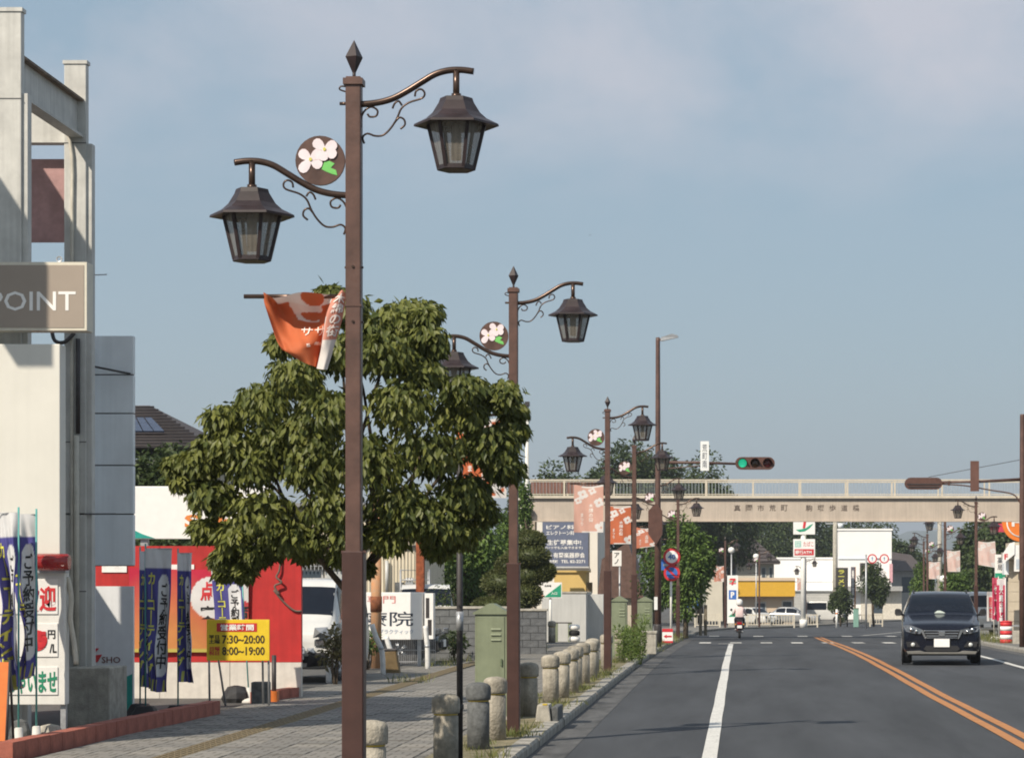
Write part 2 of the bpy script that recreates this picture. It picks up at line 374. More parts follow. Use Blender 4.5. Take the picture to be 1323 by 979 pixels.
strip('car_park', lambda d: KR(d)+3.4, lambda d: KR(d)+60, lambda d: gp(d)-.014, M_lot, .14)
strip('gutter', lambda d: KL(d), lambda d: KL(d)+.42, lambda d: g(d)+.004, mat('gutter concrete', (.082,.082,.081), .85, .35, 3, bump=.3, stretch=(1,.3,1)), ds=[-20+1.5*i for i in range(84)])
strip('gutter', lambda d: KR(d)-.42, lambda d: KR(d), lambda d: g(d)+.004, MATS['gutter concrete'])
# kerb stones, one by one, joints recessed
def kerb(side, d0, d1, step):
    root = bpy.data.objects.new('kerb', None); COL.objects.link(root); root['kind'] = 'structure'
    mb = MB(); b = .02
    w, hh, l = .20, KH+.14, step-.012
    mb.add([(-w/2,0,-.14),(w/2,0,-.14),(w/2,0,KH-.13+.1),(w/2-b,0,KH-.0),(-w/2,0,KH),(-w/2,l,-.14),(w/2,l,-.14),(w/2,l,KH-.03),(w/2-b,l,KH),(-w/2,l,KH)],
           [(0,1,2,3,4),(9,8,7,6,5),(0,5,6,1),(1,6,7,2),(2,7,8,3),(3,8,9,4),(4,9,5,0)])
    me = mb.mesh('kerb_stone'); me.materials.append(M_kerb); d = d0
    rnd = random.Random(3)
    while d < d1:
        K = KL(d)-.1 if side < 0 else KR(d)+.1
        o = bpy.data.objects.new('kerb_stone', me); COL.objects.link(o); o.parent = root
        K2 = KL(d+step)-.1 if side < 0 else KR(d+step)+.1
        o.location = (K+rnd.uniform(-.006,.006), d, g(d)+rnd.uniform(-.004,.004))
        o.rotation_euler = (math.atan2(g(d+step)-g(d), step), 0, -math.atan2(K2-K, step))
        if side > 0: o.scale = (-1, 1, 1)
        d += step
kerb(-1, 22, 118, .6); kerb(1, 60, 170, 1.2)
# near paving units (the pieces one can tell apart), tactile line
root = bpy.data.objects.new('paving', None); COL.objects.link(root); root['kind'] = 'structure'
def unit(w, l, h=.02, c=.006):
    return MB().add([(0,0,-h),(w,0,-h),(w,l,-h),(0,l,-h),(0,0,-c),(w,0,-c),(w,l,-c),(0,l,-c),(c,c,0),(w-c,c,0),(w-c,l-c,0),(c,l-c,0)],
        [(0,3,2,1),(0,1,5,4),(1,2,6,5),(2,3,7,6),(3,0,4,7),(4,5,9,8),(5,6,10,9),(6,7,11,10),(7,4,8,11),(8,9,10,11)]).mesh('paver')
pm = []
for i, c in enumerate([(.33,.30,.255), (.285,.262,.225), (.37,.335,.28)]):
    me = unit(.392, .592); me.materials.append(paving('paver grey %d' % i, tuple(q*.80 for q in (c[0]*.95, c[1]*.99, c[2]*1.06)), (.42,.41,.38), 1.0, .196, .1975)); pm.append(me)
rnd = random.Random(5)
for r in range(30):
    for c in range(10):
        x = -7.28+c*.4
        if c == 3: continue
        x += -.1 if c > 3 else 0
        o = bpy.data.objects.new('paver', pm[rnd.choice([0,0,1,1,2])]); COL.objects.link(o); o.parent = root
        o.location = (x, 24.4+r*.6, gp(30)+rnd.uniform(-.003,.003)); o.rotation_euler = (rnd.uniform(-.004,.004), rnd.uniform(-.004,.004), 0)
tb = MB()
tb.v = []; base = unit(.292, .292)
tb.add([tuple(v.co) for v in base.vertices], [tuple(p.vertices) for p in base.polygons])
for k in range(4): tb.box(.035+k*.065, .07+k*.065, .015, .277, -.002, .008)
tme = tb.mesh('tactile_tile'); tme.materials.append(mat('worn tactile yellow', (.19,.145,.075), .85, .35, 4, tint=(.15,.13,.10)))
for k in range(110):
    o = bpy.data.objects.new('tactile_tile', tme); COL.objects.link(o); o.parent = root; o.location = (-6.075, 24.4+k*.3, gp(30)+.002)
# dirt strip by the kerb with grass
strip('planting_strip', lambda d: KL(d)-.92, lambda d: KL(d)-.19, lambda d: gp(d)-.006, mat('strip of earth and moss', (.17,.145,.09), .95, .45, 5, bump=.6, bscale=30, tint=(.07,.08,.03)), ds=[22+1.5*i for i in range(52)])
def grass(spots, name='grass', seed=2):
    rnd = random.Random(seed); V = []; Fc = []; T = []
    for (x, y, rad, n, h) in spots:
        for _ in range(n):
            a = rnd.uniform(0, 6.28); r = rad*math.sqrt(rnd.random()); p = Vector((x+r*math.cos(a)*.5, y+r*math.sin(a), gp(y)-.015))
            hh = h*rnd.uniform(.4, 1.2); dr = Vector((rnd.gauss(0,.35), rnd.gauss(0,.35), 1)).normalized(); s_ = Vector((rnd.uniform(-1,1), rnd.uniform(-1,1), 0)).normalized()*.006
            o = len(V); q = p+dr*hh*.55; e = p+dr*hh+Vector((dr.x, dr.y, -.2))*hh*.35
            V += [tuple(p-s_), tuple(p+s_), tuple(q+s_*.8), tuple(q-s_*.8), tuple(e)]; Fc += [(o,o+1,o+2,o+3), (o+3,o+2,o+4)]; T += [rnd.random()]*5
    me = bpy.data.meshes.new(name); me.from_pydata(V, [], Fc); at = me.attributes.new('tint','FLOAT','POINT'); at.data.foreach_set('value', T); me.update()
    o = link(name, me, leaf_mat('grass blade', (.08,.11,.03), (.22,.21,.07))); o['kind'] = 'stuff'; tag(o, 'dry grass growing in the strip beside the kerb', 'grass'); return o
rnd = random.Random(9); sp = []
for i in range(70):
    d = rnd.uniform(26, 70); sp.append((rnd.uniform(-3.1, -2.55), d, rnd.uniform(.15,.6), rnd.randint(25, 80), rnd.uniform(.06,.16)*(1+.012*max(0,d-38))))
for i in range(30):
    d = rnd.uniform(68, 110); sp.append((rnd.uniform(-3.0, -2.5), d, .9, 60, rnd.uniform(.15,.3)))
for i in range(24):
    d = rnd.uniform(80, 118); sp.append((KR(d)+rnd.uniform(.2,.8), d, .9, 60, rnd.uniform(.15,.45)))
for px, py in ((565,858),(575,856),(590,852),(530,880),(690,835)):
    d = 1.83*F/(py-VY); sp.append((PX(px, d), d, .8, 70, .2))
grass(sp)
# painted lines ---------------------------------------------------------
def paint(name, c, dirt):
    m = mat(name, c, .7, .1, 3, detail=8); t = m.node_tree; b = t.nodes['Principled BSDF']; src = b.inputs['Base Color'].links[0].from_socket
    co = t.nodes.new('ShaderNodeTexCoord'); nz = t.nodes.new('ShaderNodeTexNoise'); nz.inputs['Scale'].default_value = 22; nz.inputs['Detail'].default_value = 8; nz.inputs['Roughness'].default_value = .75
    t.links.new(co.outputs['Object'], nz.inputs['Vector']); rp = t.nodes.new('ShaderNodeValToRGB'); rp.color_ramp.elements[0].position = dirt-.05; rp.color_ramp.elements[1].position = dirt+.05
    t.links.new(nz.outputs['Fac'], rp.inputs['Fac']); mx = t.nodes.new('ShaderNodeMixRGB'); mx.inputs['Color1'].default_value = (.09,.09,.09,1)
    t.links.new(rp.outputs['Color'], mx.inputs['Fac']); t.links.new(src, mx.inputs['Color2']); t.links.new(mx.outputs['Color'], b.inputs['Base Color']); return m
M_white = paint('road paint white', (.60,.59,.55), .40); M_orange = paint('road paint orange', (.42,.18,.055), .39); M_worn = paint('worn road paint', (.55,.54,.5), .47)
def line(name, P, w, m, d0, d1, off=0.0):
    n = max(2, int((d1-d0)/2)); ds = [d0+(d1-d0)*i/n for i in range(n+1)]
    rnd = random.Random(int(d0*10+w*100)); jit = {d: rnd.uniform(-.006,.006) for d in ds}
    return strip(name, lambda d: interp(P, d)+off-w/2+jit[d], lambda d: interp(P, d)+off+w/2+jit[d], lambda d: g(d)+.008, m, ds=ds)
line('edge_line', [(-20,-.34),(200,-.34)], .165, M_white, 8, 90.5)
line('edge_line', [(-20,6.4),(60,6.35),(100,6.6)], .15, M_white, 8, 88)
CP = [(0,3.52),(31,3.43),(44,3.30),(60,3.28),(78,3.31),(118,3.38)]
line('centre_line', CP, .145, M_orange, 8, 112, -.115); line('centre_line', CP, .145, M_orange, 8, 112, .115)
for k in range(9): line('crossing_bar', [(0,0),(200,0)], .42, M_worn if k % 3 else M_white, 92, 95, -1.3+k*1.12)
for k in range(5): line('crossing_bar', [(0,0),(200,0)], .45, M_worn, 114, 117, -1.2+k*2.0)
strip('stop_line', lambda d: -.8, lambda d: -.3, lambda d: g(d)+.012, M_white, ds=[90, 90.5])
strip('edge_line', lambda d: 5.5+(d-118)*.16, lambda d: 5.7+(d-118)*.16, lambda d: g(d)+.008, M_worn, ds=[118,124,130,136,142,150])
# far hill
def hill_h(x): return 62+38*math.sin(x/420+.6)+22*mnoise.noise((x/160, 3.1, 0))+9*mnoise.noise((x/45, 1.7, 0))
mb = MB(); NX = 160
mb.grid(lambda u, v: (-700+2900*u, 3600+1500*v, -3+max(0, hill_h(-700+2900*u))*math.sin(v*math.pi*.5)+6*mnoise.noise((u*60, v*14, 0))*v), NX, 14)
mb.build('hill', mat('wooded hillside', (.045,.075,.04), .95, .4, .02, detail=9), kind='structure')
# ------------------------------------------------------------------ ornamental street lamps
M_brown = mat('brown enamelled steel', (.105,.057,.044), .45, .22, 5, spec=.4, bump=.08, bscale=25, streak=.4)
M_bronze = mat('bronze brown tube', (.075,.048,.036), .28, .2, 9, metal=.6)
M_roof = mat('lantern roof brown', (.030,.020,.021), .42, .25, 7, spec=.3)
M_pane = glass_mat('ribbed lantern glass', (.20,.18,.15), .60, .3)
M_lampin = mat('lamp tube white', (.55,.50,.42), .5, .1)
M_petal = mat('painted petal white', (.76,.66,.68), .5, .08); M_leafp = mat('painted leaf green', (.16,.50,.12), .5, .1); M_stamen = mat('painted stamen yellow', (.6,.55,.12), .5, .1)
LS = 185.9
def LP(px, py): return ((px-458.5)/LS, HC+(VY-py)/LS-KH)
def QP(qx, qy): return LP(260+qx*.3372, 30+qy*.3371)          # from the enlarged view of the lamp head
def smooth_path(P, n=5):
    out = []
    for i in range(len(P)-1):
        p0 = P[max(i-1,0)]; p1 = P[i]; p2 = P[i+1]; p3 = P[min(i+2,len(P)-1)]
        for k in range(n):
            t = k/n; out.append(tuple(.5*((2*b)+(-a+c)*t+(2*a-5*b+4*c-d)*t*t+(-a+3*b-3*c+d)*t**3) for a, b, c, d in zip(p0, p1, p2, p3)))
    return out+[tuple(P[-1])]
def make_lamp():
    t = thing('street_lamp', 'x', 'street lamp')
    MB().cbev(0, 0, -.05, 2.03, .150, .150, .008).build('lower_post', mat('dark brown enamelled steel', (.062,.030,.024), .42, .14, 5, spec=.4, bump=.06, bscale=25, streak=.15), t)
    MB().cbev(0, 0, 2.02, 5.285, .106, .106, .006).build('upper_post', M_brown, t)
    mb = MB().box(-.068,.068,-.068,.068,5.262,5.305).box(-.05,.05,-.05,.05,5.30,5.318); mb.build('post_cap', M_brown, t)
    mb = MB(); a = .4; ring = [(.062*math.cos(a+i*math.pi/2), .062*math.sin(a+i*math.pi/2), 5.46) for i in range(4)]
    mb.add(ring+[(0,0,5.58),(0,0,5.325)], [(0,1,4),(1,2,4),(2,3,4),(3,0,4),(1,0,5),(2,1,5),(3,2,5),(0,3,5)]); mb.cyl(0,0,5.3,5.36,.012,n=6); mb.build('finial', M_roof, t)
    MB().box(-.085,.085,-.03,.03,2.015,2.035).box(-.058,.058,-.058,.058,3.725,3.74).build('post_collar', M_brown, t)
    for z in (3.62, 4.0):
        MB().tube([(-.065,0,z),(.065,0,z)], .008, 6).tube([(0,-.062,z),(0,.062,z)], .01, 6).build('bolt', M_bronze, t)
    def scroll(sgn, dz):
        # wire ornament, mirrored for the lower arm
        def c(pts): return smooth_path([(sgn*(QP(x, y)[0]), 0, QP(x, y)[1]+dz) for x, y in pts], 4)
        mb = MB()
        mb.tube(c([(822,282),(826,262),(845,254),(859,268),(850,288),(800,305),(770,328),(752,368),(728,405),(700,430),(670,433),(640,424),(622,438),(628,462)]), .0075, 5)
        mb.tube(c([(616,400),(616,365),(630,336),(655,322),(678,335),(674,356),(650,360),(640,348)]), .0075, 5)
        mb.tube(c([(745,380),(762,362),(780,370),(783,390),(766,406)]), .0075, 5)
        mb.tube(c([(736,328),(745,308),(760,300),(772,316)]), .0075, 5)
        return mb
    scroll(1, 0).build('scroll', M_bronze, t); scroll(-1, -.632).build('scroll', M_bronze, t)
    for sgn, dz in ((1, 0), (-1, -.632)):
        P = [(sgn*QP(x, y)[0], 0, QP(x, y)[1]+dz) for x, y in ((596,312),(640,310),(690,303),(740,288),(790,262),(850,225),(900,196),(950,182),(1000,180),(1047,186))]
        MB().tube(smooth_path(P, 4), .023, 10).build('arm', M_bronze, t)
        lx = sgn*(QP(980,0)[0]); zt = LP(0, 127)[1]+dz
        ln = MB(); ln.lathe([(.03,zt+.012),(.112,zt),(.122,zt-.03),(.165,zt-.10),(.21,zt-.140),(.293,zt-.180),(.297,zt-.196),(.21,zt-.190),(.19,zt-.175)], 6, (lx,0,0), smooth=False)
        ro = ln.build('lantern', M_roof, t)
        MB().cyl(lx, 0, zt-.01, zt+.195, .023, n=10).cyl(lx, 0, zt-.005, zt+.03, .034, n=10).build('stem', M_bronze, ro)
        fr = MB()
        for i in range(6):
            a = i*math.pi/3; p = (lx+.197*math.cos(a), .197*math.sin(a), zt-.18); q = (lx+.124*math.cos(a), .124*math.sin(a), zt-.488)
            fr.tube([p, q], .016, 4, smooth=False)
        fr.lathe([(.127,zt-.505),(.135,zt-.50),(.132,zt-.47),(.10,zt-.468)], 6, (lx,0,0), smooth=False)
        fr.build('cage', M_roof, ro)
        for i in range(6):
            a0, a1 = i*math.pi/3, (i+1)*math.pi/3; V = []
            nr = 8
            for k in range(nr+1):
                tt = k/nr; a = (1-tt); x0 = .19*math.cos(a0)*(1-tt)+.19*math.cos(a1)*tt; y0 = .19*math.sin(a0)*(1-tt)+.19*math.sin(a1)*tt
                b = .002 if k % 2 else -.002
                s1 = 1+b/.19; s2 = (.118/.19)*s1
                V += [(lx+x0*s1, y0*s1, zt-.185), (lx+x0*s2, y0*s2, zt-.48)]
            MB().add(V, [(2*k, 2*k+1, 2*k+3, 2*k+2) for k in range(nr)]).build('glass_pane', M_pane, ro)
        MB().cyl(lx, 0, zt-.43, zt-.18, .035, n=8).build('lamp_tube', M_lampin, ro)
    cx, cz = LP(415, 208)
    disc = MB().disc((cx, 0, cz), .172, .03, 28).build('emblem_disc', M_brown, t)
    for face in (-1, 1):
        y = face*.0165
        def blob(pts, m, nm, yy):
            poly = [(cx+(x-464)*.3372/LS*(1 if face < 0 else -1), cz-(q-528)*.3372/LS) for x, q in pts]
            MB().prism(poly, yy-.002, yy+.002).build(nm, m, disc)
        def petal(ax, ay, bx, by, w):
            pts = []
            for k in range(12):
                a = 2*math.pi*k/12; u = .5-.5*math.cos(a); vv = math.sin(a)*w*(.55+.6*u)*.9
                dx, dy = bx-ax, by-ay; l = math.hypot(dx, dy); pts.append((ax+dx*u-dy/l*vv, ay+dy*u+dx/l*vv))
            return pts
        k = 0
        for (fx, fy, tips) in ((428,524,((385,492),(388,572),(470,552),(470,492))), (482,486,((440,452),(528,462),(526,512),(472,530)))):
            for tx, ty in tips: blob(petal(fx, fy, tx, ty, 25), M_petal, 'petal', y+face*.0012*k); k += 1
            blob([(fx+6*math.cos(a*.785), fy+7*math.sin(a*.785)) for a in range(8)], M_stamen, 'stamen', y+face*.0012*(k+3))
        blob([(470,562),(480,534),(500,530),(520,540),(505,556),(525,565),(530,585),(510,580),(490,572)], M_leafp, 'painted_leaf', y)
    # banner rod, cable loop and clamp on the pavement side
    MB().tube([(-.04,-.0,LP(0,383)[1]),(-.765,-.0,LP(0,383)[1])], .016, 8).build('banner_rod', M_bronze, t)
    MB().tube([(-.03,0,QP(0,309)[1]),(-.1,0,QP(0,309)[1])], .012, 6).build('cable_stub', M_bronze, t)
    mb = MB(); mb.tube(smooth_path([(-.05,0,QP(0,245)[1]),(-.09,0,QP(0,243)[1]),(-.1,0,QP(0,255)[1]),(-.05,0,QP(0,265)[1])], 4), .006, 5)
    mb.build('hook', M_bronze, t)
    return t
lamp0 = make_lamp()
GRP = 'ornamental twin lantern lamps along the street'
LAMPS = [  # x, d, rotz, label
 (PX(457.5,17.75), 17.75, 0, 'brown twin lantern street lamp carrying the twisted orange banner, in front of the dogwood tree'),
 (PX(663.5,30.5), 30.5, 0, 'brown twin lantern street lamp beside the tall green cabinet'),
 (PX(785,52), 52, 0, 'brown twin lantern street lamp with pale faded banner, between cabinet and row of bollards'),
 (PX(819.5,65), 65, 0, 'brown twin lantern street lamp with orange banner, just before the traffic signal pole'),
 (PX(849,83.5), 83.5, 0, 'brown twin lantern street lamp right behind the traffic signal pole with the overhead light'),
 (PX(876,98), 98, 0, 'brown twin lantern street lamp rising from the kerbside tree before the footbridge'),
 (PX(937,157), 157, 0, 'far twin lantern street lamp with orange banner beside the seven sign'),
 (PX(981,181), 181, 0, 'far twin lantern street lamp without banner at the guard fence by the yellow shop'),
 (PX(1041,205), 205, 0, 'far twin lantern street lamp before the white building beside the tall shop pole sign'),
 (PX(1261,100), 100, math.pi, 'twin lantern street lamp in front of the footbridge on the shop side with pink banner'),
 (PX(1221,116), 116, math.pi, 'twin lantern street lamp behind the footbridge, first one past it with pink banner'),
 (PX(1198,143), 143, math.pi, 'twin lantern street lamp, second one past the footbridge with pink banner'),
 (PX(1193.5,158), 158, math.pi, 'twin lantern street lamp, third one past the footbridge, without banner'),
]
lamps = []
for i, (x, d, rz, lab) in enumerate(LAMPS):
    o = lamp0 if i == 0 else copy_tree(lamp0)
    o.location = (x, d, gp(d)); o.rotation_euler = (0, 0, rz); o['label'] = lab; o['group'] = GRP
    lamps.append(o)
# ------------------------------------------------------------------ banners on the lamps
ORG = (.58,.15,.06); PNK = (.74,.36,.27); PAL = (.80,.60,.55); WHT = (.82,.78,.74)
def flower_print(base, fade):
    FL = [(.30,.80,.17),(.62,.88,.13),(.85,.62,.16),(.92,.10,.2),(.14,.66,.12)]
    mixc = lambda a, b, t: tuple(p+(q-p)*t for p, q in zip(a, b))
    B = mixc(base, WHT, fade)
    def c(u, v):
        for fx, fy, r in FL:
            dx, dy = (u-fx), (v-fy)*1.65; a = math.atan2(dy, dx); rr = math.hypot(dx, dy)
            if rr < .04: return B
            if rr < r*(.72+.36*abs(math.cos(2*a+.7))): return WHT
        if v > .955 or v < .03: return WHT if u > .25 else B
        return B
    return c
def banner(lamp, side, label, base, fade, w=.60, h=.98, seed=0, fold=0.0):
    x, d = lamp.location.x, lamp.location.y; z1 = lamp.location.z+LP(0,383)[1]-.012
    t = thing('street_banner', label, 'banner', (x, d, z1-h), 0, 'printed banners hanging from the lamps'); rnd = random.Random(seed); ph = rnd.uniform(0, 6)
    x0 = side*.085; x1 = side*(.085+w)
    if side < 0: x0, x1 = x1, x0
    def fn(u, v):
        sag = .05*math.sin(math.pi*u)*v**6+fold*(1-v)*(.5 if side > 0 else -.1)*u*0
        return (x0+(x1-x0)*u+fold*(1-v)*.10*(u-.5), .05*math.sin(u*5+ph+v*2.2)*(1.02-v)+.012*math.sin(u*14+v*5+ph)*(1-v), h*v-sag-fold*.09*(1-u)*(1-v)*side*-1)
    cloth('cloth', fn, 36, 60, flower_print(base, fade), t)
    wm = mat('printed white ink', (.80,.72,.66), .7, .1) if fade < .4 else mat('faded ink', (.80,.52,.44), .7, .1)
    map_text('木\n綿\nの\n街', fn, .50, .66, .22, .60, wm, t, line=1.05)
    map_text('ま\nつ\nり', fn, .22, .32, .14, .40, wm, t, line=1.05)
    MB().tube([(x0-.01,0,h+.004),(x1+.01,0,h+.004)], .007, 6).build('hem_cord', M_bronze, t)
    return t
banner(lamps[1], -1, 'orange and white banner half hidden by the dogwood, on the lamp by the tall cabinet', ORG, .0, seed=1)
banner(lamps[2], -1, 'faded salmon banner with white blossoms hanging in front of the blue notice board', (.66,.22,.11), .35, seed=2)
banner(lamps[3], -1, 'bright orange banner with white blossoms hanging just before the signal pole', ORG, .02, seed=3)
banner(lamps[4], -1, 'crumpled orange and white banner behind the signal pole', ORG, .1, w=.62, h=.62, seed=4, fold=1)
banner(lamps[6], -1, 'small far orange banner beside the seven sign', ORG, .2, seed=5)
banner(lamps[8], -1, 'small far pink banner before the white building', PNK, .2, seed=6)
banner(lamps[9], 1, 'pink banner with torn lower corner in front of the footbridge on the shop side', PNK, .55, seed=7, fold=1.6, w=.66, h=1.06)
banner(lamps[10], 1, 'pale pink banner on the first lamp past the footbridge', PNK, .55, seed=8)
banner(lamps[11], 1, 'pale pink banner on the second lamp past the footbridge', PNK, .5, seed=9)
# the twisted banner on the near lamp
def twisted():
    x, d = lamps[0].location.x, 17.75
    t = thing('street_banner', 'twisted orange and white banner hanging crumpled from the near lamp rod', 'banner', (x, d, 0), 0, 'printed banners hanging from the lamps')
    def q(cx, cy): return ((320+cx*.1532-457.5)/LS, HC+(VY-(340+cy*.1532))/LS)
    # hand-shaped control net, rows from top to bottom: (crop x, crop y, depth)
    net = [[(135,245,.02),(185,275,-.05),(250,310,-.10),(360,295,-.13),(480,262,-.10),(600,262,-.03),(690,270,.02),(745,270,.06),(800,230,0),(830,262,.03)],
           [(140,330,.02),(195,345,.03),(260,350,.09),(370,345,-.02),(480,372,.04),(600,375,.05),(680,350,.06),(720,350,-.06),(780,330,-.05),(826,340,.0)],
           [(175,430,.0),(225,470,.05),(300,480,.12),(400,450,.10),(490,470,.12),(590,470,.10),(655,450,.07),(690,450,-.09),(760,440,-.08),(815,440,-.02)],
           [(210,530,-.01),(255,570,.03),(330,590,.06),(420,590,.04),(500,590,.02),(580,590,.03),(640,570,.07),(665,580,-.08),(735,570,-.09),(785,570,-.03)],
           [(245,630,-.02),(300,680,.0),(370,690,-.03),(450,690,-.05),(520,690,-.04),(590,670,.02),(625,680,.08),(645,690,-.07),(710,690,-.08),(752,680,-.04)],
           [(270,690,-.02),(330,745,-.02),(390,765,-.06),(460,765,-.07),(530,745,-.03),(590,720,.05),(612,740,.06),(630,770,-.05),(695,780,-.07),(730,760,-.04)],
           [(300,735,-.01),(370,775,.02),(430,815,.0),(490,845,-.03),(540,865,-.03),(575,875,.0),(582,885,.02),(600,895,-.03),(650,905,-.06),(685,905,-.05)]]
    nr, nc = len(net), len(net[0])
    P = [[(*q(a, b), c) for a, b, c in r] for r in net]
    def cr1(p, t):
        n = len(p)-1; s = min(max(t, 0), 1)*n; i = min(int(s), n-1); f = s-i
        a, b, c, d_ = p[max(i-1,0)], p[i], p[i+1], p[min(i+2, n)]
        return tuple(.5*((2*bb)+(-aa+cc)*f+(2*aa-5*bb+4*cc-dd)*f*f+(-aa+3*bb-3*cc+dd)*f**3) for aa, bb, cc, dd in zip(a, b, c, d_))
    def fn(u, v):
        r = [cr1(row, u) for row in P]; p = cr1(r, 1-v)
        return (p[0], p[2]-.03+.004*math.sin(u*40+v*9), p[1])
    def col(u, v):
        px = u; w = 1-v
        for fx, fy, rx, ry in ((.52,.06,.09,.09),(.16,.24,.09,.12),(.50,.28,.11,.06)):
            if ((u-fx)/rx)**2+((w-fy)/ry)**2 < 1: return ORG
        if u > .74: return (.80,.74,.70) if (w > .62 or u < .79 and w > .35) else (.70,.30,.22)
        if w < .15 and .2 < u < .72: return WHT
        if w < .36 and .26 < u < .70 and (u-.45)**2*4+(w-.2)**2 < .07: return (.80,.70,.64)
        return ORG
    cloth('cloth', fn, 110, 80, col, t)
    ink = mat('printed white ink', (.80,.72,.66), .7, .1)
    map_text('ササ', fn, .38, .66, .46, .57, ink, t, bold=0); map_text('5 巻', fn, .42, .62, .26, .35, ink, t)
    map_text('木\n綿\nの\n街', fn, .82, .97, .42, .93, ink, t)
    return t
twisted()
# ------------------------------------------------------------------ the dogwood
def dogwood():
    D = 22.0; s = F/D; x0 = PX(456, D); zb = gp(D)-.04
    t = thing('dogwood_tree', 'leafy dogwood tree with drooping olive green leaves behind the near lamp', 'tree', (x0, D, zb))
    C = [(428,378,20),(405,400,24),(450,400,30),(520,408,40),(552,402,26),(480,430,36),(500,455,46),(555,440,28),(370,438,22),(440,455,44),(380,490,40),(335,520,42),(292,540,28),(420,530,52),(520,520,52),(600,528,42),(648,510,28),(660,556,24),(630,575,42),(560,580,54),(480,590,54),(400,600,54),(325,598,50),(255,598,32),(230,600,16),(272,640,38),(340,655,48),(430,655,50),(520,650,54),(600,635,44),(648,604,28),(570,680,38),(622,660,24),(500,690,30),(302,690,30),(352,700,28),(288,716,20),(262,680,20),(540,668,44),(478,728,8),(395,560,50),(450,690,26),(330,715,20),(665,530,16),(240,620,20),(600,690,22),(560,705,20),(400,705,24),(315,735,14),(285,735,12),(380,690,30),(440,715,16),(592,505,30),(548,478,34),(300,578,34),(275,572,26),(360,560,40),(610,500,24)]
    rnd = random.Random(11); cl_ = []
    for px, py, r in C:
        x = PX(px, D)-x0; z = PZ(py, D)-zb; rr = r/s; hd = 1.45*math.sqrt(max(.03, 1-((px-448)/245)**2))*math.sqrt(max(.05, 1-((py-560)/215)**2)) if r > 12 else .05
        for yy in ((-hd*.9, -hd*.35, hd*.3, hd*.9) if hd > .3 else (-hd*.5, hd*.5)):
            yy += rnd.uniform(-.1,.1); xq = PX(px, D+yy)-x0; zq = PZ(py, D+yy)-zb; k = rnd.uniform(.68, .98); cl_.append((xq+rnd.uniform(-.04,.04), yy, zq+rnd.uniform(-.04,.04), rr*.95*k, rr*1.0*k, rr*.66*k))
    mb = MB(); limb(mb, (0,0,0), (.0,0,1.75), .062, .05, .02, 9, rnd)
    tips0 = [(-.9,-.3,2.7),(-.5,.4,3.2),(.0,-.2,3.9),(.4,.3,3.6),(.9,-.2,3.0),(1.2,.3,2.8),(-1.2,.2,2.6),(.2,-.7,2.9),(-.3,.8,2.7),(-.15,.1,4.3),(.5,0,4.1),(.7,.7,2.6),(-.7,-.8,2.5)]
    for k, p in enumerate(tips0): limb(mb, (.0+rnd.uniform(-.02,.02), 0, 1.70+.03*k), (p[0]*.8, p[1]*.8, min(3.95, p[2]+.35)), .030, .007, .10, 6, rnd)
    mb.build('trunk', BARK(), t)
    leaves('crown', cl_, 205, .088, .047, leaf_mat('dogwood leaf', (.044,.064,.014), (.19,.20,.045)), t, droop=.8, seed=4, shell=.35, out=.7)
    return t
dogwood()
# ------------------------------------------------------------------ bollards
M_boll = mat('aged concrete bollard', (.33,.30,.245), .95, .38, 7, bump=.7, bscale=38, streak=.6, tint=(.16,.145,.11))
M_bolld = mat('dark grey concrete', (.115,.12,.12), .9, .3, 12, bump=.4, bscale=45, streak=.2)
M_yel = mat('yellow reflective band', (.55,.40,.05), .4, .2, 8)
def make_bollard(m):
    t = thing('bollard', 'x', 'bollard')
    MB().lathe([(.122,-.05),(.122,.50),(.112,.505),(.112,.52)], 20).build('shaft', m, t)
    MB().lathe([(.116,.512),(.116,.527)], 20).build('reflective_band', M_yel, t)
    MB().lathe([(.108,.522),(.134,.53),(.138,.56),(.138,.655),(.130,.682),(.10,.705),(.05,.718),(.002,.722)], 20).build('cap', m, t)
    return t
b0 = make_bollard(M_boll); bd = make_bollard(M_bolld)
BO = [(479,20.3,'concrete bollard partly hidden by the post of the near lamp, its cap chipped'),
 (576,25,'weathered concrete bollard with yellow band touching the thin dark pole'),
 (640,29.4,'pale concrete bollard half hidden behind the dark grey one'),
 (683,34.5,'concrete bollard right beside the foot of the lamp by the tall cabinet')]
used = False
for px, d, lab in BO:
    o = b0 if not used else copy_tree(b0); used = True; o.location = (PX(px, d), d, gp(d)); o['label'] = lab; o['group'] = 'concrete bollards along the kerb'; o.rotation_euler = (0,0,px)
for i, d in enumerate((38.1,39.9,41.7,43.5,45.4,47.2,49,53.2,58.6,70)):
    o = copy_tree(b0); o.location = (-2.80+.03*((i*7) % 3-1), d, gp(d)); o.rotation_euler = (R(.8*((i*5) % 3-1)), R(.9*((i*4) % 3-1)), i*1.3)
    o['label'] = '%s pale bollard past the lamp by the tall cabinet, in the close kerb row' % ['first','second','third','fourth','fifth','sixth','seventh','eighth','ninth','tenth'][i]; o['group'] = 'close row of kerb bollards'
bd.location = (PX(618, 27.8), 27.8, gp(27.8)); bd['label'] = 'dark grey bollard among the pale ones'; bd['group'] = 'concrete bollards along the kerb'
o = copy_tree(b0); d = 85; o.location = (PX(713, d), d, gp(d)); o['label'] = 'single concrete bollard at the foot of the green and white sign'; o['group'] = 'concrete bollards along the kerb'
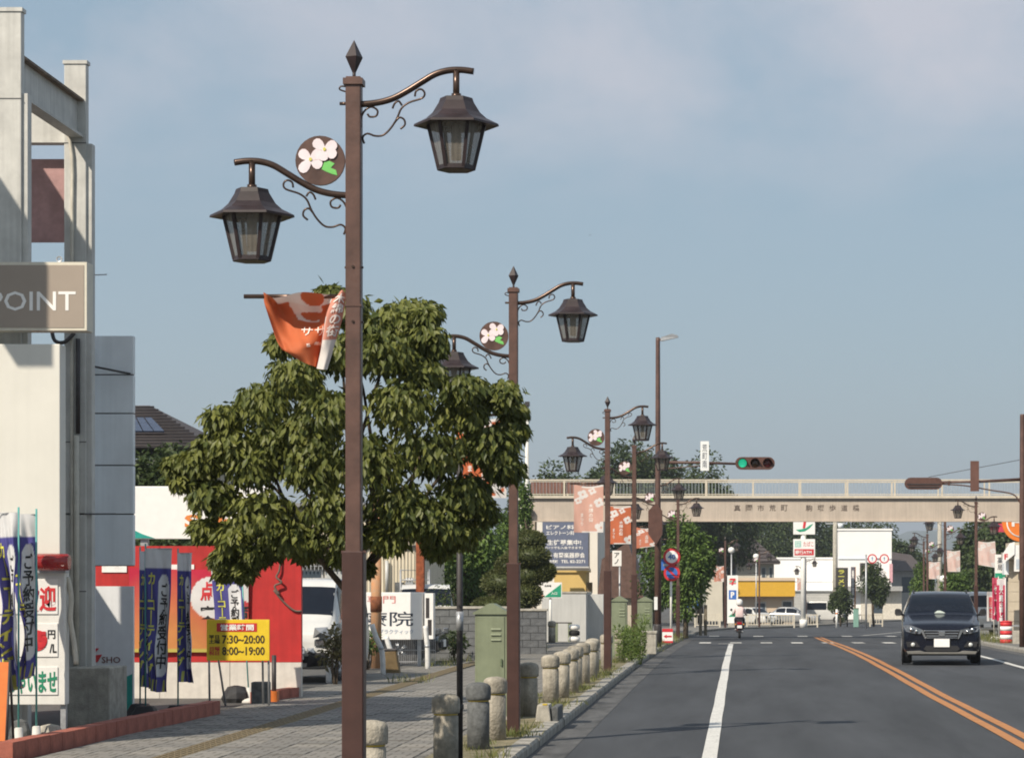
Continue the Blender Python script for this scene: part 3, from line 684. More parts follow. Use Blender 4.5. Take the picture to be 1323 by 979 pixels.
# kerb end block and slab by the second lamp
d = 33.2
kb = thing('kerb_block', 'chunky concrete kerb block beside the bollard and lamp foot', 'kerb block', (PX(706,d), d, gp(d)-.03))
MB().add([(-.15,0,0),(.06,0,0),(.06,.5,0),(-.15,.5,0),(-.12,.0,.24),(.03,0,.24),(.03,.5,.24),(-.12,.5,.24)], [(0,3,2,1),(4,5,6,7),(0,1,5,4),(1,2,6,5),(2,3,7,6),(3,0,4,7)]).build('block', M_conc, kb, bevel=.015)
MB().box(-.05,.01,-.004,.05,.235,.255).build('reflector', M_yel, kb)
MB().box(.055,.15,.05,.95,-.09,.21).build('dark_face', M_bolld, kb, bevel=.02)
# ------------------------------------------------------------------ green cabinets
M_green = mat('pale green enamel', (.20,.228,.148), .5, .12, 3, streak=.3); M_greend = mat('pale green edge', (.10,.135,.075), .6, .2, 8)
def cabinet(label, px, d, w, dp, h, hr):
    t = thing('green_cabinet', label, 'cabinet', (PX(px, d), d, gp(d)-.02), 0, 'green roadside cabinets')
    bb = MB().box(-w/2, w/2, 0, dp, .05, h).build('body', M_green, t, bevel=.008)
    MB().box(-w/2-.01, w/2+.01, -.01, dp+.01, 0, .06).build('plinth', M_conc, t)
    MB().prism([(-w/2-.025,h),(w/2+.025,h),(w/2+.025,h+.02),(.03,h+hr),(-.03,h+hr),(-w/2-.025,h+.02)], -.025, dp+.025).build('roof', M_green, t)
    MB().box(-w/2+.035, w/2-.035, -.012, .002, .10, h-.03).build('door', M_green, t, bevel=.005)
    for k in range(3):
        MB().add([(.0,-.012,h-.18-k*.07),(.13,-.012,h-.18-k*.07),(.13,-.03,h-.205-k*.07),(0,-.03,h-.205-k*.07),(0,-.012,h-.21-k*.07),(.13,-.012,h-.21-k*.07)], [(0,1,2,3),(3,2,5,4),(0,3,4),(1,5,2)]).build('louvre', M_green, t)
    MB().cbox(w/2-.075, -.022, h*.55, .02, .025, .09).build('handle', M_greend, t)
    return t
cabinet('tall pale green cabinet with pitched top beside the second lamp', 634.5, 33.6, .425, .36, 1.40, .14)
cabinet('green cabinet behind tall weeds, nearer to the bollard row', 800, 60, .36, .34, 1.38, .12)
cabinet('green cabinet just past the weeds, beside the lamp before the signal pole', 833, 67.5, .40, .36, 1.36, .12)
d = 66; t = thing('concrete_planter', 'square weathered concrete planter at the foot of the green cabinet', 'planter', (PX(838,d), d, gp(d)-.02))
mb = MB().box(-.2,.2,0,.5,0,.55); mb.build('box', M_conc, t, bevel=.02); MB().box(-.22,.22,-.02,.52,.53,.60).build('rim', M_conc, t, bevel=.015)
# tall weeds round the cabinets
rnd = random.Random(21)
for i, (px, d, h, n) in enumerate(((803,57.5,.75,9),(826,57,.95,12),(815,58.5,.7,7))):
    t = thing('tall_weed', ['bushy green weed clump in front of the first weed-covered cabinet', 'tallest green weed clump with thin upright stems by the bollard', 'short green weed between the two cabinets'][i], 'weed', (PX(px,d), d, gp(d)-.03), 0, 'weeds by the cabinets')
    mb = MB(); cl_ = []
    for k in range(n):
        a = rnd.uniform(0,6.28); r = rnd.uniform(.05,.24); tip = (r*math.cos(a), r*math.sin(a), h*rnd.uniform(.6,1.1)); limb(mb, (tip[0]*.3,tip[1]*.3,0), tip, .008, .003, .08, 4, rnd)
        for q in (.3,.5,.7,.9,1.0): cl_.append((tip[0]*q, tip[1]*q, tip[2]*q, .09, .09, .09))
    mb.build('stem', mat('weed stem', (.12,.16,.05), .8), t); leaves('foliage', cl_, 16, .10, .022, leaf_mat('weed leaf', (.07,.12,.025), (.19,.26,.06)), t, droop=-.35, seed=30+i)
# ------------------------------------------------------------------ thin dark pole in front of bollards
M_dpole = mat('dark grey pole paint', (.045,.04,.04), .5, .2, 10, streak=.2); M_galv = mat('galvanised steel', (.42,.43,.44), .45, .15, 12, metal=.5)
d = 25.3; t = thing('sign_pole', 'thin dark pole with grey sleeve standing between the bollards and the dogwood', 'pole', (PX(594,d), d, gp(d)-.05))
MB().cyl(0,0,0,3.15,.031,n=14).build('shaft', M_dpole, t); MB().cyl(0,0,PZ(808,d)-gp(d),PZ(783,d)-gp(d),.036,n=14).build('sleeve', M_galv, t)
MB().lathe([(.038,.60),(.04,.61),(.04,.64),(.038,.65)],12).cbox(-.05,0,.625,.05,.03,.03).build('clamp', M_dpole, t)
MB().lathe([(.033,3.14),(.03,3.17),(.005,3.19)],12).build('cap', M_dpole, t)
# ------------------------------------------------------------------ left traffic signal pole with overhead light
M_sig = mat('signal housing brown', (.10,.048,.036), .5, .15, 8)
def rounded(w, h, n=8):
    r = h/2; return [(w/2-r+r*math.cos(a), r*math.sin(a)) for a in [(-.5+i/n)*math.pi for i in range(n+1)]]+[(-w/2+r+r*math.cos(a), r*math.sin(a)) for a in [(.5+i/n)*math.pi for i in range(n+1)]]
def signal_head(parent, cx, y, cz, w, h, front):
    sg = MB().prism([(cx+a, cz+b) for a, b in rounded(w, h)], y-.09, y+.09).build('signal_head', M_sig, parent)
    for k in (-1, 0, 1):
        x = cx+k*w*.315; r = h*.34
        if front:
            c = {-1: mat('lit green lens', (.05,.5,.3), .3, .05, emit=(.02,.6,.32,.55)), 0: mat('dark amber lens', (.05,.022,.008), .2, .2), 1: mat('dark red lens', (.10,.008,.008), .2, .2)}[k]
            MB().lathe([(r,-.008),(r*.9,-.02),(r*.5,-.035),(.005,-.04)], 18, (x, y-.09, cz), axis='Y').build('lens', c, sg)
        vis = MB(); n = 12; yy = y-.09 if front else y+.09; dy = -.22 if front else .22
        V = []; 
        for i in range(n+1):
            a = math.pi*(-.08+1.16*i/n); V += [(x+r*1.12*math.cos(a), yy, cz+r*1.12*math.sin(a)), (x+r*1.12*math.cos(a), yy+dy*(.45+.55*math.sin(max(0,min(math.pi,a)))), cz+r*1.12*math.sin(a))]
        vis.add(V, [(2*i,2*i+1,2*i+3,2*i+2) for i in range(n)], True); vis.build('visor', M_sig, sg)
    return sg
d = 76; zg = gp(d); z = lambda py: PZ(py, d)-zg; x0 = PX(850, d); xx = lambda px: PX(px, d)-x0
t = thing('traffic_signal', 'brown signal pole with overhead street light and green signal on its long arm', 'traffic signal', (x0, d, zg))
MB().lathe([(.10,-.05),(.10,z(660)),(.085,z(655)),(.065,z(440)),(.06,z(436))], 14).build('pole', M_brown, t)
MB().tube([(0,0,z(440)),(.12,0,z(438)),(.2,0,z(438))], .03, 8).build('light_bracket', M_brown, t)
MB().add([(.08,-.1,z(441)),(.60,-.07,z(436)),(.62,0,z(435)),(.60,.07,z(436)),(.08,.1,z(441)),(.10,-.09,z(436)),(.42,-.09,z(431.5)),(.58,-.04,z(433)),(.58,.04,z(433)),(.42,.09,z(431.5)),(.1,.09,z(436))],
         [(0,1,7,6,5),(1,2,3,8,7),(3,4,10,9,8),(5,6,9,10),(6,7,8,9),(0,5,10,4),(0,4,3,2,1)]).build('street_light_head', M_galv, t)
MB().tube([(0,0,z(597)),(xx(905),0,z(597.5)),(xx(952),0,z(599))], [.05,.042,.035], 10).build('signal_arm', M_brown, t)
MB().tube([(0,0,z(606)),(xx(900),0,z(602)),(xx(925),0,z(599))], .016, 6).build('arm_stay', M_brown, t)
signal_head(t, xx(975.5), -.05, z(598.5), 1.18, .37, True)
sg = MB().box(xx(905),xx(916),-.075,-.05,z(608),z(570)).build('name_plate', mat('plate white', (.75,.76,.74), .5, .05), t)
fit_text('荒\n町\n南', .14, .70, ((xx(905)+xx(916))/2, -.078, z(589)), mat('plate lettering', (.06,.07,.1), .6), sg, bold=0)
MB().prism([(xx(838),z(660)),(xx(848),z(650)),(xx(856),z(660)),(xx(856),z(690)),(xx(848),z(704)),(xx(838),z(690))], -.30, -.08).build('control_box', M_sig, t)
MB().cbox(xx(847.5), -.11, z(779), .10, .05, .38).build('push_button_box', mat('plate white', (.75,.76,.74)), t)
MB().lathe([(.115,-.04),(.115,z(808)),(.10,z(806))], 14).build('base_wrap', M_dpole, t)
# right traffic signal, seen from behind
x0 = PX(1321, d)
t = thing('traffic_signal', 'brown signal pole on the shop side with its signal head seen from behind', 'traffic signal', (x0, d, zg))
MB().lathe([(.095,-.05),(.095,z(700)),(.075,z(537)),(.07,z(535))], 14).build('pole', M_brown, t)
MB().tube([(0,0,z(619)),(xx(1264),0,z(622)),(xx(1212),0,z(623))], [.05,.04,.035], 10).build('signal_arm', M_brown, t)
MB().tube(smooth_path([(0,0,z(655)),(xx(1317),0,z(648)),(xx(1308),0,z(638)),(xx(1280),0,z(633)),(xx(1245),0,z(627)),(xx(1212),0,z(625))],4), .022, 8).build('arm_stay', M_brown, t)
sg = signal_head(t, xx(1193), -.02, z(624.5), 1.12, .35, False)
MB().cbox(xx(1193),-.12,z(625.5),1.0,.02,.03).cbox(xx(1193),-.12,z(629),.9,.02,.03).build('rear_rib', M_dpole, sg)
MB().cbox(xx(1226),0,z(624),.06,.12,.14).build('clamp', M_brown, t)
MB().box(xx(1253.5),xx(1264.5),-.10,-.04,z(634.5),z(595.5)).build('name_plate', mat('plate back brown', (.125,.06,.045), .6), t)
MB().tube([(xx(1200),.02,z(616)),(xx(1317),.02,z(594))], .009, 5).build('stay_wire', M_dpole, t)
# ------------------------------------------------------------------ speed limit and parking signs
def round_sign(parent, x, y, zc, r, kind):
    p = MB().disc((x, y, zc), r, .012, 28).build('sign_plate', mat('sign red', (.55,.03,.04), .45, .05) if kind != 'blue' else mat('sign blue', (.04,.14,.45), .45, .05), parent)
    if kind == '40':
        MB().disc((x, y-.009, zc), r*.72, .006, 28).build('sign_field', mat('sign white', (.8,.8,.78), .45, .04), p); fit_text('40', r*.9, r*.62, (x, y-.015, zc), mat('sign numeral blue', (.05,.16,.42), .5), p, bold=.03)
    elif kind == 'park':
        MB().disc((x, y-.009, zc), r*.70, .006, 28).build('sign_field', mat('sign blue', (.04,.14,.45), .45, .05), p)
        c = .70; w = .09; MB().add([(x-r*c*.72-w*r, y-.016, zc+r*c*.72-w*r),(x-r*c*.72+w*r, y-.016, zc+r*c*.72+w*r),(x+r*c*.72+w*r, y-.016, zc-r*c*.72+w*r),(x+r*c*.72-w*r, y-.016, zc-r*c*.72-w*r)], [(0,1,2,3)]).build('slash', mat('sign red', (.55,.03,.04)), p)
    elif kind == 'white':
        MB().disc((x, y-.009, zc), r*.74, .006, 28).build('sign_field', mat('sign white', (.8,.8,.78), .45, .04), p)
        MB().prism([(x-.02,zc-.12),(x+.02,zc-.12),(x+.02,zc+.03),(x+.06,zc+.03),(x,zc+.13),(x-.06,zc+.03),(x-.02,zc+.03)], y-.018, y-.013).build('arrow', mat('sign numeral blue', (.05,.16,.42)), p)
    return p
d = 85; zg = gp(d); x0 = PX(867, d); z = lambda py: PZ(py, d)-zg; xx = lambda px: PX(px, d)-x0
t = thing('road_sign', 'white sign post with a speed limit forty disc above a no parking disc', 'road sign', (x0, d, zg))
MB().cyl(0,0,-.05,z(708),.038,n=12).build('post', mat('sign post white', (.78,.77,.73), .45, .08), t)
round_sign(t, xx(868), -.06, z(719), .285, '40'); round_sign(t, xx(868), -.06, z(740), .275, 'park'); round_sign(t, xx(857), -.03, z(729), .19, 'blue')
MB().box(xx(857),0,-.045,-.03,z(731),z(728)).build('bracket', M_galv, t)
d = 80; zg = gp(d); z = lambda py: PZ(py, d)-zg
t = thing('arrow_board', 'small red and white arrow board on the ground by the kerb below the speed sign', 'sign', (PX(862.5,d), d, zg))
b = MB().box(-.165,.165,-.02,.02,.06,.50).build('panel', mat('board white', (.8,.78,.75), .5, .05), t)
MB().box(-.165,.165,-.026,-.019,.40,.50).box(-.165,.165,-.026,-.019,.06,.12).build('red_stripe', mat('sign red', (.55,.03,.04)), b)
MB().prism([(-.13,.26),(-.03,.20),(-.03,.235),(.13,.235),(.13,.285),(-.03,.285),(-.03,.32)], -.027, -.019).build('arrow', mat('sign red', (.55,.03,.04)), b)
for s in (-1,1): MB().box(s*.15-.012,s*.15+.012,-.02,.22,-.03,.08).build('leg', M_dpole, t)
# ------------------------------------------------------------------ footbridge
M_bridge = mat('beige bridge paint', (.47,.40,.33), .65, .08, 1.2, streak=.3); M_rail = mat('cream rail paint', (.56,.50,.40), .5, .08, 4, streak=.1); M_bars = mat('grey green bars', (.36,.40,.42), .5, .1)
d = 106; z = lambda py: PZ(py, d); XA, XB = PX(680,d), 16.0
t = thing('footbridge', 'long beige pedestrian footbridge with cream railings spanning the street', 'footbridge', (0, d, g(d)))
zz = lambda py: z(py)-g(d)
MB().box(XA, XB, 0, .05, zz(672.5), zz(645)).build('girder', M_bridge, t); MB().box(XA, XB, 2.1, 2.15, zz(672.5), zz(645)).build('girder', M_bridge, t)
MB().box(XA, XB, -.10, .12, zz(672.8)-.03, zz(672.5)).build('flange', M_bridge, t)
MB().box(XA, XB, .05, 2.1, zz(650), zz(645.5)).build('deck', M_conc, t)
MB().box(XA-.02, XB, -.09, 2.24, zz(645), zz(643.6)).build('edge_strip', M_dpole, t)
MB().box(XA-.02, XB, -.06, .10, zz(643.5), zz(640)).build('kerb_beam', M_rail, t); MB().box(XA-.02, XB, 2.05, 2.21, zz(643.5), zz(640)).build('kerb_beam', M_rail, t)
zr0, zr1 = zz(640), zz(619)
for y in (.02, 2.12):
    MB().box(XA-.02, XB, y-.03, y+.03, zr1-.06, zr1).build('top_rail', M_rail, t); MB().box(XA, XB, y-.015, y+.015, zr0+.04, zr0+.07).build('bottom_rail', M_rail, t)
    x = PX(668,d) if y > 1 else PX(668, d); x = PX(729,d)-2*1.96*1
    while x < XB:
        if x > XA-.01: MB().box(x-.035, x+.035, y-.03, y+.03, zr0-.01, zr1-.055).build('rail_post', M_rail, t)
        x += 1.96
    mb = MB(); x = XA+.14
    while x < XB: mb.box(x-.006, x+.006, y-.006, y+.006, zr0+.06, zr1-.08); x += .14
    mb.build('baluster', M_bars, t, kind='stuff')
for a, b in ((686,727),(731,790)): MB().box(PX(a,d), PX(b,d), .05, .08, zr0+.09, zr1-.11).build('screen_panel', mat('brown screen panel', (.20,.10,.075), .7, .2, 4, stretch=(6,1,1)), t)
for x in (PX(693,d)-.4, 14.5): MB().box(x-.3,x+.3,.6,1.5,-.05,zz(672.5)).build('column', M_bridge, t, bevel=.02)
M_ink = mat('brown lettering', (.10,.075,.06), .6)
for i, ch in enumerate('真岡市荒町 駒塚歩道橋'):
    if ch != ' ': fit_text(ch, .27, .26, (PX(952.5+i*15.2+(0 if i < 5 else 1.5), d), -.004, zz(656)), M_ink, t, bold=.012)
MB().box(XA-.02,XA+.3,-.22,-.05,zz(666),zz(658)).build('bridge_lamp', M_dpole, t)
# white mast behind the dogwood
d = 100; zg = gp(d); t = thing('camera_mast', 'slim white mast with a small camera rising behind the dogwood', 'mast', (PX(681,d), d, zg))
MB().lathe([(.10,-.05),(.07,PZ(523,d)-zg)], 12).build('shaft', mat('mast white', (.62,.62,.58), .5, .06), t)
MB().box(-.08,.10,-.16,.1,PZ(523,d)-zg-.05,PZ(519,d)-zg).build('camera_box', M_dpole, t); MB().box(-.2,.0,-.1,.1,PZ(614,d)-zg,PZ(603,d)-zg).build('cabinet', M_dpole, t)
tree('street_tree', 'round green street tree by the kerb behind the speed limit sign', PX(886,102), 102, 5.0, 1.12, 2.2, LEAF_MID(), 240, .17, 34, 5)
tree('street_tree', 'low green tree at the kerb corner half hidden behind the signal pole', PX(848,112), 112, 4.2, 1.0, 1.7, LEAF_MID(), 160, .17, 24, 6)
# ------------------------------------------------------------------ filling station on the left
LZ = lambda d: gp(d)-.02
M_ivory = mat('ivory painted steel', (.55,.545,.51), .6, .12, 2.5, bump=.15, bscale=12, streak=.4); M_board = mat('blank board cream', (.66,.645,.585), .5, .03, 1.5, streak=.06)
M_grey = mat('grey painted sheet', (.74,.78,.80), .5, .06, 1.2, streak=.15); M_seam = mat('seam dark', (.10,.10,.10), .7)
t = thing('sign_tower', 'tall ivory steel sign tower with twin pillars, blank white board and a POINT sign', 'sign tower', (0, 29.5, LZ(29.5)))
zt = lambda py, d: PZ(py, d)-LZ(29.5)
ztop = zt(10, 29.5)
for (x, d0) in ((-8.59, 0), (-8.61, 3.0), (-11.2, 0), (-11.2, 3.0)):
    p = MB().box(x, x+.28, d0, d0+.14, 0, ztop-.04).build('pillar', M_ivory, t, bevel=.01)
    MB().box(x-.015, x+.295, d0-.015, d0+.155, ztop-.045, ztop).build('pillar_cap', M_ivory, p)
    MB().box(x+.275, x+.345, d0+.04, d0+.20, 0, zt(120,29.5) if d0 < 1 else zt(185,32.5)).build('pillar_channel', M_ivory, p, bevel=.006)
    for k in range(4):   # splice joints and rust spots stand slightly proud
        MB().box(x-.003, x+.283, d0-.004, d0+.0, 1.7+k*1.9, 1.712+k*1.9).build('splice', M_seam, p)
zb0, zb1 = zt(120,29.5), zt(65,29.5)
MB().box(-8.47,-8.44,.13,3.01,zb0+.03,zb1-.03).build('cross_beam', M_ivory, t)
MB().box(-8.54,-8.36,.13,3.01,zb1-.03,zb1).build('beam_flange', mat('rusted flange', (.20,.15,.11), .85, .4, 6), t); MB().box(-8.54,-8.36,.13,3.01,zb0,zb0+.03).build('beam_flange', M_ivory, t)
MB().box(-11.2,-8.6,3.1,3.32,zt(186,32.7),zt(125,32.7)).build('rear_lintel', M_ivory, t)
MB().box(-10.9,-8.6,3.36,3.39,zt(315,33),zt(208,33)).build('red_shade_panel', mat('faded red sheet', (.42,.25,.24), .7, .25, 2), t)
MB().tube(smooth_path([(-8.50,2.97,0.9),(-8.50,2.97,3.0),(-8.50,2.97,zt(300,32.4)),(-8.50,2.97,zt(200,32.4)),(-8.6,2.96,zt(160,32.4)),(-8.66,2.96,zt(140,32.4))],3), .022, 8).build('conduit', mat('cream conduit', (.55,.52,.44), .6), t)
MB().tube([(-8.42,2.95,zt(560,32.4)),(-8.42,2.95,zt(437,32.4))], .028, 8).build('conduit', M_dpole, t)
MB().tube([(-8.44,2.96,zt(860,32.4)),(-8.44,2.96,zt(562,32.4))], .034, 8).build('conduit', mat('cream conduit', (.55,.52,.44)), t)
MB().tube(smooth_path([(-8.75,2.93,zt(425,32.4)),(-8.70,2.9,zt(440,32.4)),(-8.58,2.9,zt(442,32.4)),(-8.46,2.93,zt(430,32.4))],5), .025, 8).build('cable_loop', M_dpole, t)
# boards (29.2 m)
D = 29.2; y = D-29.5
MB().box(-11.4, PX(85,D), y-.25, y, zt(716,D), zt(447,D)).build('blank_board', M_board, t, bevel=.01)
sb = MB().box(-11.4, PX(115,D-.2), y-.30, y-.02, zt(428,D-.2), zt(340,D-.2)).build('point_sign', mat('sign border cream', (.62,.58,.48), .5, .05), t)
MB().box(-11.3, PX(111.5,D-.2), y-.306, y-.29, zt(424.5,D-.2), zt(344,D-.2)).build('sign_face', mat('taupe sign face', (.33,.275,.225), .55, .05, 1), sb)
fit_text('POINT', PX(98,28.9)-PX(-13,28.9), PX(25,28.9)-PX(0,28.9), ((PX(98,28.9)+PX(-13,28.9))/2, y-.308, zt(389,D-.3)), mat('sign letters white', (.80,.79,.76), .5, .03), sb, bold=0.006)
MB().lathe([(.035,-.006),(.02,-.006),(.02,.006),(.035,.006)], 14, (PX(81,D), y-.15, zt(337,D)), axis='Y', caps=False).build('lifting_eye', M_galv, sb)
# grey panels behind
ys = (433,484,534,601,664,731); d = 33.6
for a, b in zip(ys, ys[1:]): MB().box(PX(119,d), PX(172,d), d-29.5, d-29.5+.12, zt(b,d)+.008, zt(a,d)-.008).build('grey_panel', M_grey, t, bevel=.006)
MB().box(PX(117,d), PX(171,d), d-29.5+.03, d-29.5+.10, zt(731,d), zt(435,d)).build('panel_backing', M_seam, t)
MB().tube([(PX(88,d),d-29.5-.35,zt(468,d)),(PX(169,d),d-29.5-.02,zt(483,d))], .014, 6).build('stay_rod', M_dpole, t)
MB().box(PX(112,d),PX(121,d),d-29.5-.3,d-29.5+.1,0,zt(437,d)).build('panel_post', M_grey, t)
MB().box(PX(86,32.6),PX(171,33.4),3.0,3.02,zt(665,32.6),zt(663,32.6)).build('cross_wire', M_seam, t)
# concrete plinth
d = 32.0; MB().box(PX(86,d), PX(142,d), d-29.5, d-29.5+.9, -.03, zt(862,d)).build('plinth', M_conc, t, bevel=.02)
# antenna
MB().tube([(PX(120,33),3.3,zt(358,33)),(PX(143,33),3.3,zt(357,33))], .008, 5).build('antenna', M_galv, t)
# ---- price board
d = 29.0; z = lambda py: PZ(py, d)-LZ(d)
t = thing('price_board', 'white upright price board with red and green lettering under the blank board', 'price board', (0, d, LZ(d)))
MB().box(-9.6, PX(84,d), 0, .18, z(910), z(738)).build('case', mat('case white', (.70,.69,.65), .5, .05, streak=.15), t, bevel=.008)
for a, b in ((748,793),(805,848),(861,897)):
    MB().box(-9.55, PX(75,d), -.014, 0.001, z(b), z(a)).build('slot_panel', mat('slot white', (.74,.73,.70), .45, .04), t, bevel=.003)
Mred = mat('letter red', (.55,.03,.035), .5, .05); Mgrn = mat('letter green', (.02,.22,.12), .5, .05); Mblk = mat('letter black', (.02,.02,.02), .5)
fit_text('歓迎', PX(73,d)-PX(30,d), z(757)-z(790), ((PX(73,d)+PX(30,d))/2,-.018,z(773)), Mred, t, bold=.03)
MB().disc(((PX(48,d)), -.018, z(827)), .12, .006, 22).build('price_spot', Mred, t)
fit_text('5', .10, .19, (PX(55,d),-.024,z(826)), mat('numeral red', (.5,.02,.03), .5), t, bold=.04)
fit_text('円', .085, .10, (PX(67,d),-.018,z(819)), Mblk, t, bold=.02); fit_text('/L', .08, .10, (PX(69,d),-.018,z(837)), Mblk, t, bold=.02)
fit_text('いらっしゃいませ', PX(74,d)-PX(-30,d), z(866)-z(895), ((PX(74,d)+PX(-30,d))/2,-.018,z(881)), Mgrn, t, bold=.03)
for px in (-20, 80): MB().box(PX(px,d)-.03, PX(px,d)+.03, .05, .12, -.03, z(905)).build('leg', M_galv, t)
MB().lathe([(.085,0),(.095,.015),(.095,.36),(.085,.38)], 16, (PX(47,28.9),-.12,PZ(726,28.9)-LZ(d)), axis='X').build('rotating_light', glass_mat('red beacon glass', (.30,.02,.02), .8, .1), t)
MB().box(PX(40,d),PX(86,d),-.06,.1,z(740),z(735)).build('light_shelf', M_galv, t)
MB().tube(smooth_path([(PX(84,d),.1,z(745)),(PX(89,d),.1,z(770)),(PX(88,d),.1,z(800)),(PX(92,d),.12,z(830)),(PX(95,d),.12,z(858))],4), .03, 6).build('cable_sleeve', mat('cream conduit', (.55,.52,.44)), t)
# ---- flags
PURP = (.095,.09,.31); 
def nobori_print(u, v):
    if v > .86: return (.74,.74,.74)
    if .50 < u < .93 and .10 < v < .82:
        a = (u-.715)/.215; e = min(v-.10, .82-v)
        if e > .09 or a*a+((.09-e)/.09)**2 < 1: return (.78,.79,.79)
    if v < .08 and math.sin(u*31) > .55: return (.55,.55,.12)
    return PURP
def nobori(label, px, d, pt, pb, wpx, side, fold, seed, base='black', tilt=0.0, text2='ご\n予\n約\n受\n付\n中', foot=None, swing=0.0):
    x0 = PX(px, d); zg = LZ(d); z = lambda py: PZ(py, d)-zg; w = abs(wpx)*d/F
    t = thing('advertising_flag', label, 'flag', (x0, d, zg), 0, 'purple coating service flags at the filling station')
    rnd = random.Random(seed); ph = rnd.uniform(0, 6); z1, z0 = z(pt), z(pb)
    MB().tube([(0,0,.02),(tilt*.5,0,z1*.5),(tilt,0,z1+.06)], .011, 8).build('pole', mat('teal pole', (.10,.35,.33), .4, .1), t)
    def fn(u, v):
        q = side*u if side > 0 else -(1-u)
        bun = 1-.25*fold*(1-v)*(.5+.5*math.sin(v*6+ph))
        return (tilt*(z0+(z1-z0)*v)/z1+q*w*bun+w*(.10*fold*math.sin(v*7.5+ph)*(1-v)+swing*(1-v)**1.6)*abs(q), fold*(.13*math.sin(u*6.5+ph+v*2.5)+.06*math.sin(u*15+v*5)+.035*math.sin(u*5-v*17+ph)+.02*math.sin(u*23+v*21))*(1.08-v)+.012*math.sin(v*9+u*4+ph), z0+(z1-z0)*v-.05*(q if side > 0 else -q)*(1-v)*fold)
    cloth('cloth', fn, 40, 90, nobori_print, t)
    map_text('カ\n｜\nコ\n｜\nテ\nィ\nン\nグ', fn, .10, .42, .10, .83, mat('flag lettering yellow', (.62,.60,.10), .6, .1), t, line=.95, bold=.03)
    map_text(text2, fn, .56, .87, .16, .76, mat('letter black', (.02,.02,.02)), t, line=.95, bold=.02)
    MB().tube([(tilt,0,z1-.004),(tilt+side*w*1.02,.0,z1-.004)], .006, 6).build('crossbar', M_galv, t)
    bm_ = mat('flag base black', (.025,.025,.027), .6, .2); bw = mat('flag base white', (.6,.59,.55), .6, .1)
    if base == 'black': MB().add([(-.22,-.18,-.02),(.22,-.18,-.02),(.22,.18,-.02),(-.22,.18,-.02),(-.10,-.09,.2),(.10,-.09,.2),(.10,.09,.2),(-.10,.09,.2)], [(0,3,2,1),(4,5,6,7),(0,1,5,4),(1,2,6,5),(2,3,7,6),(3,0,4,7)]).build('base_weight', bm_, t, bevel=.02)
    else:
        MB().lathe([(.15,-.02),(.15,.03),(.12,.06),(.05,.075),(.045,.22),(.03,.23)], 16).build('base_weight', bw, t)
    return t
nobori('purple flag with white head on the teal pole right of the price board', 47, 28.4, 664, 872, 36, -1, 1.3, 2, base='white', swing=.25)
nobori('purple flag with white head on the teal pole left of the price board', 24, 28.1, 662, 886, 36, -1, 1.6, 5, base='white', swing=.75)
nobori('narrow twisted purple flag nearest the sign with the red and teal logo', 181, 34.2, 712, 884, 15, 1, 1.0, 7)
nobori('widest purple flag showing its yellow lettering in front of the red wall', 188, 33.6, 708, 890, 34, 1, .9, 8, swing=-.15)
nobori('purple flag turned edge-on beside the widest one', 230, 33.8, 714, 878, 18, 1, 1.0, 9, swing=.1)
nobori('tilted purple flag rising behind the yellow opening hours board', 322, 38.6, 733, 850, 39, -1, .25, 10, tilt=-.12, base='white')
# stones and weights
def stone(label, px, d, r, h, m, seed):
    rnd = random.Random(seed); mb = MB(); n = 9; V = []
    prof = [(.8,-.1),(1,.25),(.92,.6),(.6,.92),(.15,1)]
    for rr, zz in prof:
        for i in range(n): k = rr*(1+.16*mnoise.noise((i*1.7+seed, zz*3, 0))); V.append((r*k*math.cos(6.283*i/n), r*.8*k*math.sin(6.283*i/n), h*zz))
    Fq = [(k*n+i, k*n+(i+1) % n, (k+1)*n+(i+1) % n, (k+1)*n+i) for k in range(4) for i in range(n)]+[tuple(range(4*n, 5*n)), tuple(range(n-1,-1,-1))]
    mb.add(V, Fq, False); return tag(mb.build('stone', m, None, (PX(px,d), d, LZ(d))), label, 'stone')
stone('tan rounded stone weight at the foot of the price board', 65, 28.6, .17, .24, M_conc, 1)
stone('dark grey bag weight left of the white flag base', 26, 28.5, .13, .30, M_bolld, 2)
stone('black rounded lump against the white foot of the red wall', 305, 38.6, .22, .26, mat('black rubber', (.03,.03,.032), .7, .3), 3)
tag(MB().box(-.13,.13,-.1,.12,-.02,.34).build('concrete_block', M_bolld, None, (PX(337,38), 38, LZ(38)), bevel=.02), 'upright grey concrete block under the yellow opening hours board', 'block')
tag(MB().prism([(-.45,0),(.45,0),(.40,.12),(-.42,.10)], -.1, .22).build('plinth_slab', mat('pale slab', (.5,.5,.47), .8, .15), None, (PX(175,34.8), 34.2, LZ(34)-.02)), 'pale low slab beside the concrete plinth by the flags', 'slab')
# orange board at the frame edge
d = 27; t = thing('sandwich_board', 'orange sandwich board with dark frame at the end of the red kerb', 'sign board', (PX(-14,d), d, LZ(d)))
MB().add([(-.25,0,.15),(.17,0,.15),(.17,.12,.98),(-.25,.12,.98),(-.25,.02,.15),(.17,.02,.15),(.17,.14,.98),(-.25,.14,.98)], [(0,1,2,3),(7,6,5,4),(0,4,5,1),(1,5,6,2),(2,6,7,3),(3,7,4,0)]).build('panel', mat('board orange', (.65,.17,.03), .5, .08), t)
for x in (-.25,.18): MB().tube([(x,-.03,-.05),(x,.13,1.0)], .014, 6).tube([(x,.13,1.0),(x,.3,-.05)], .014, 6).build('leg', M_dpole, t)
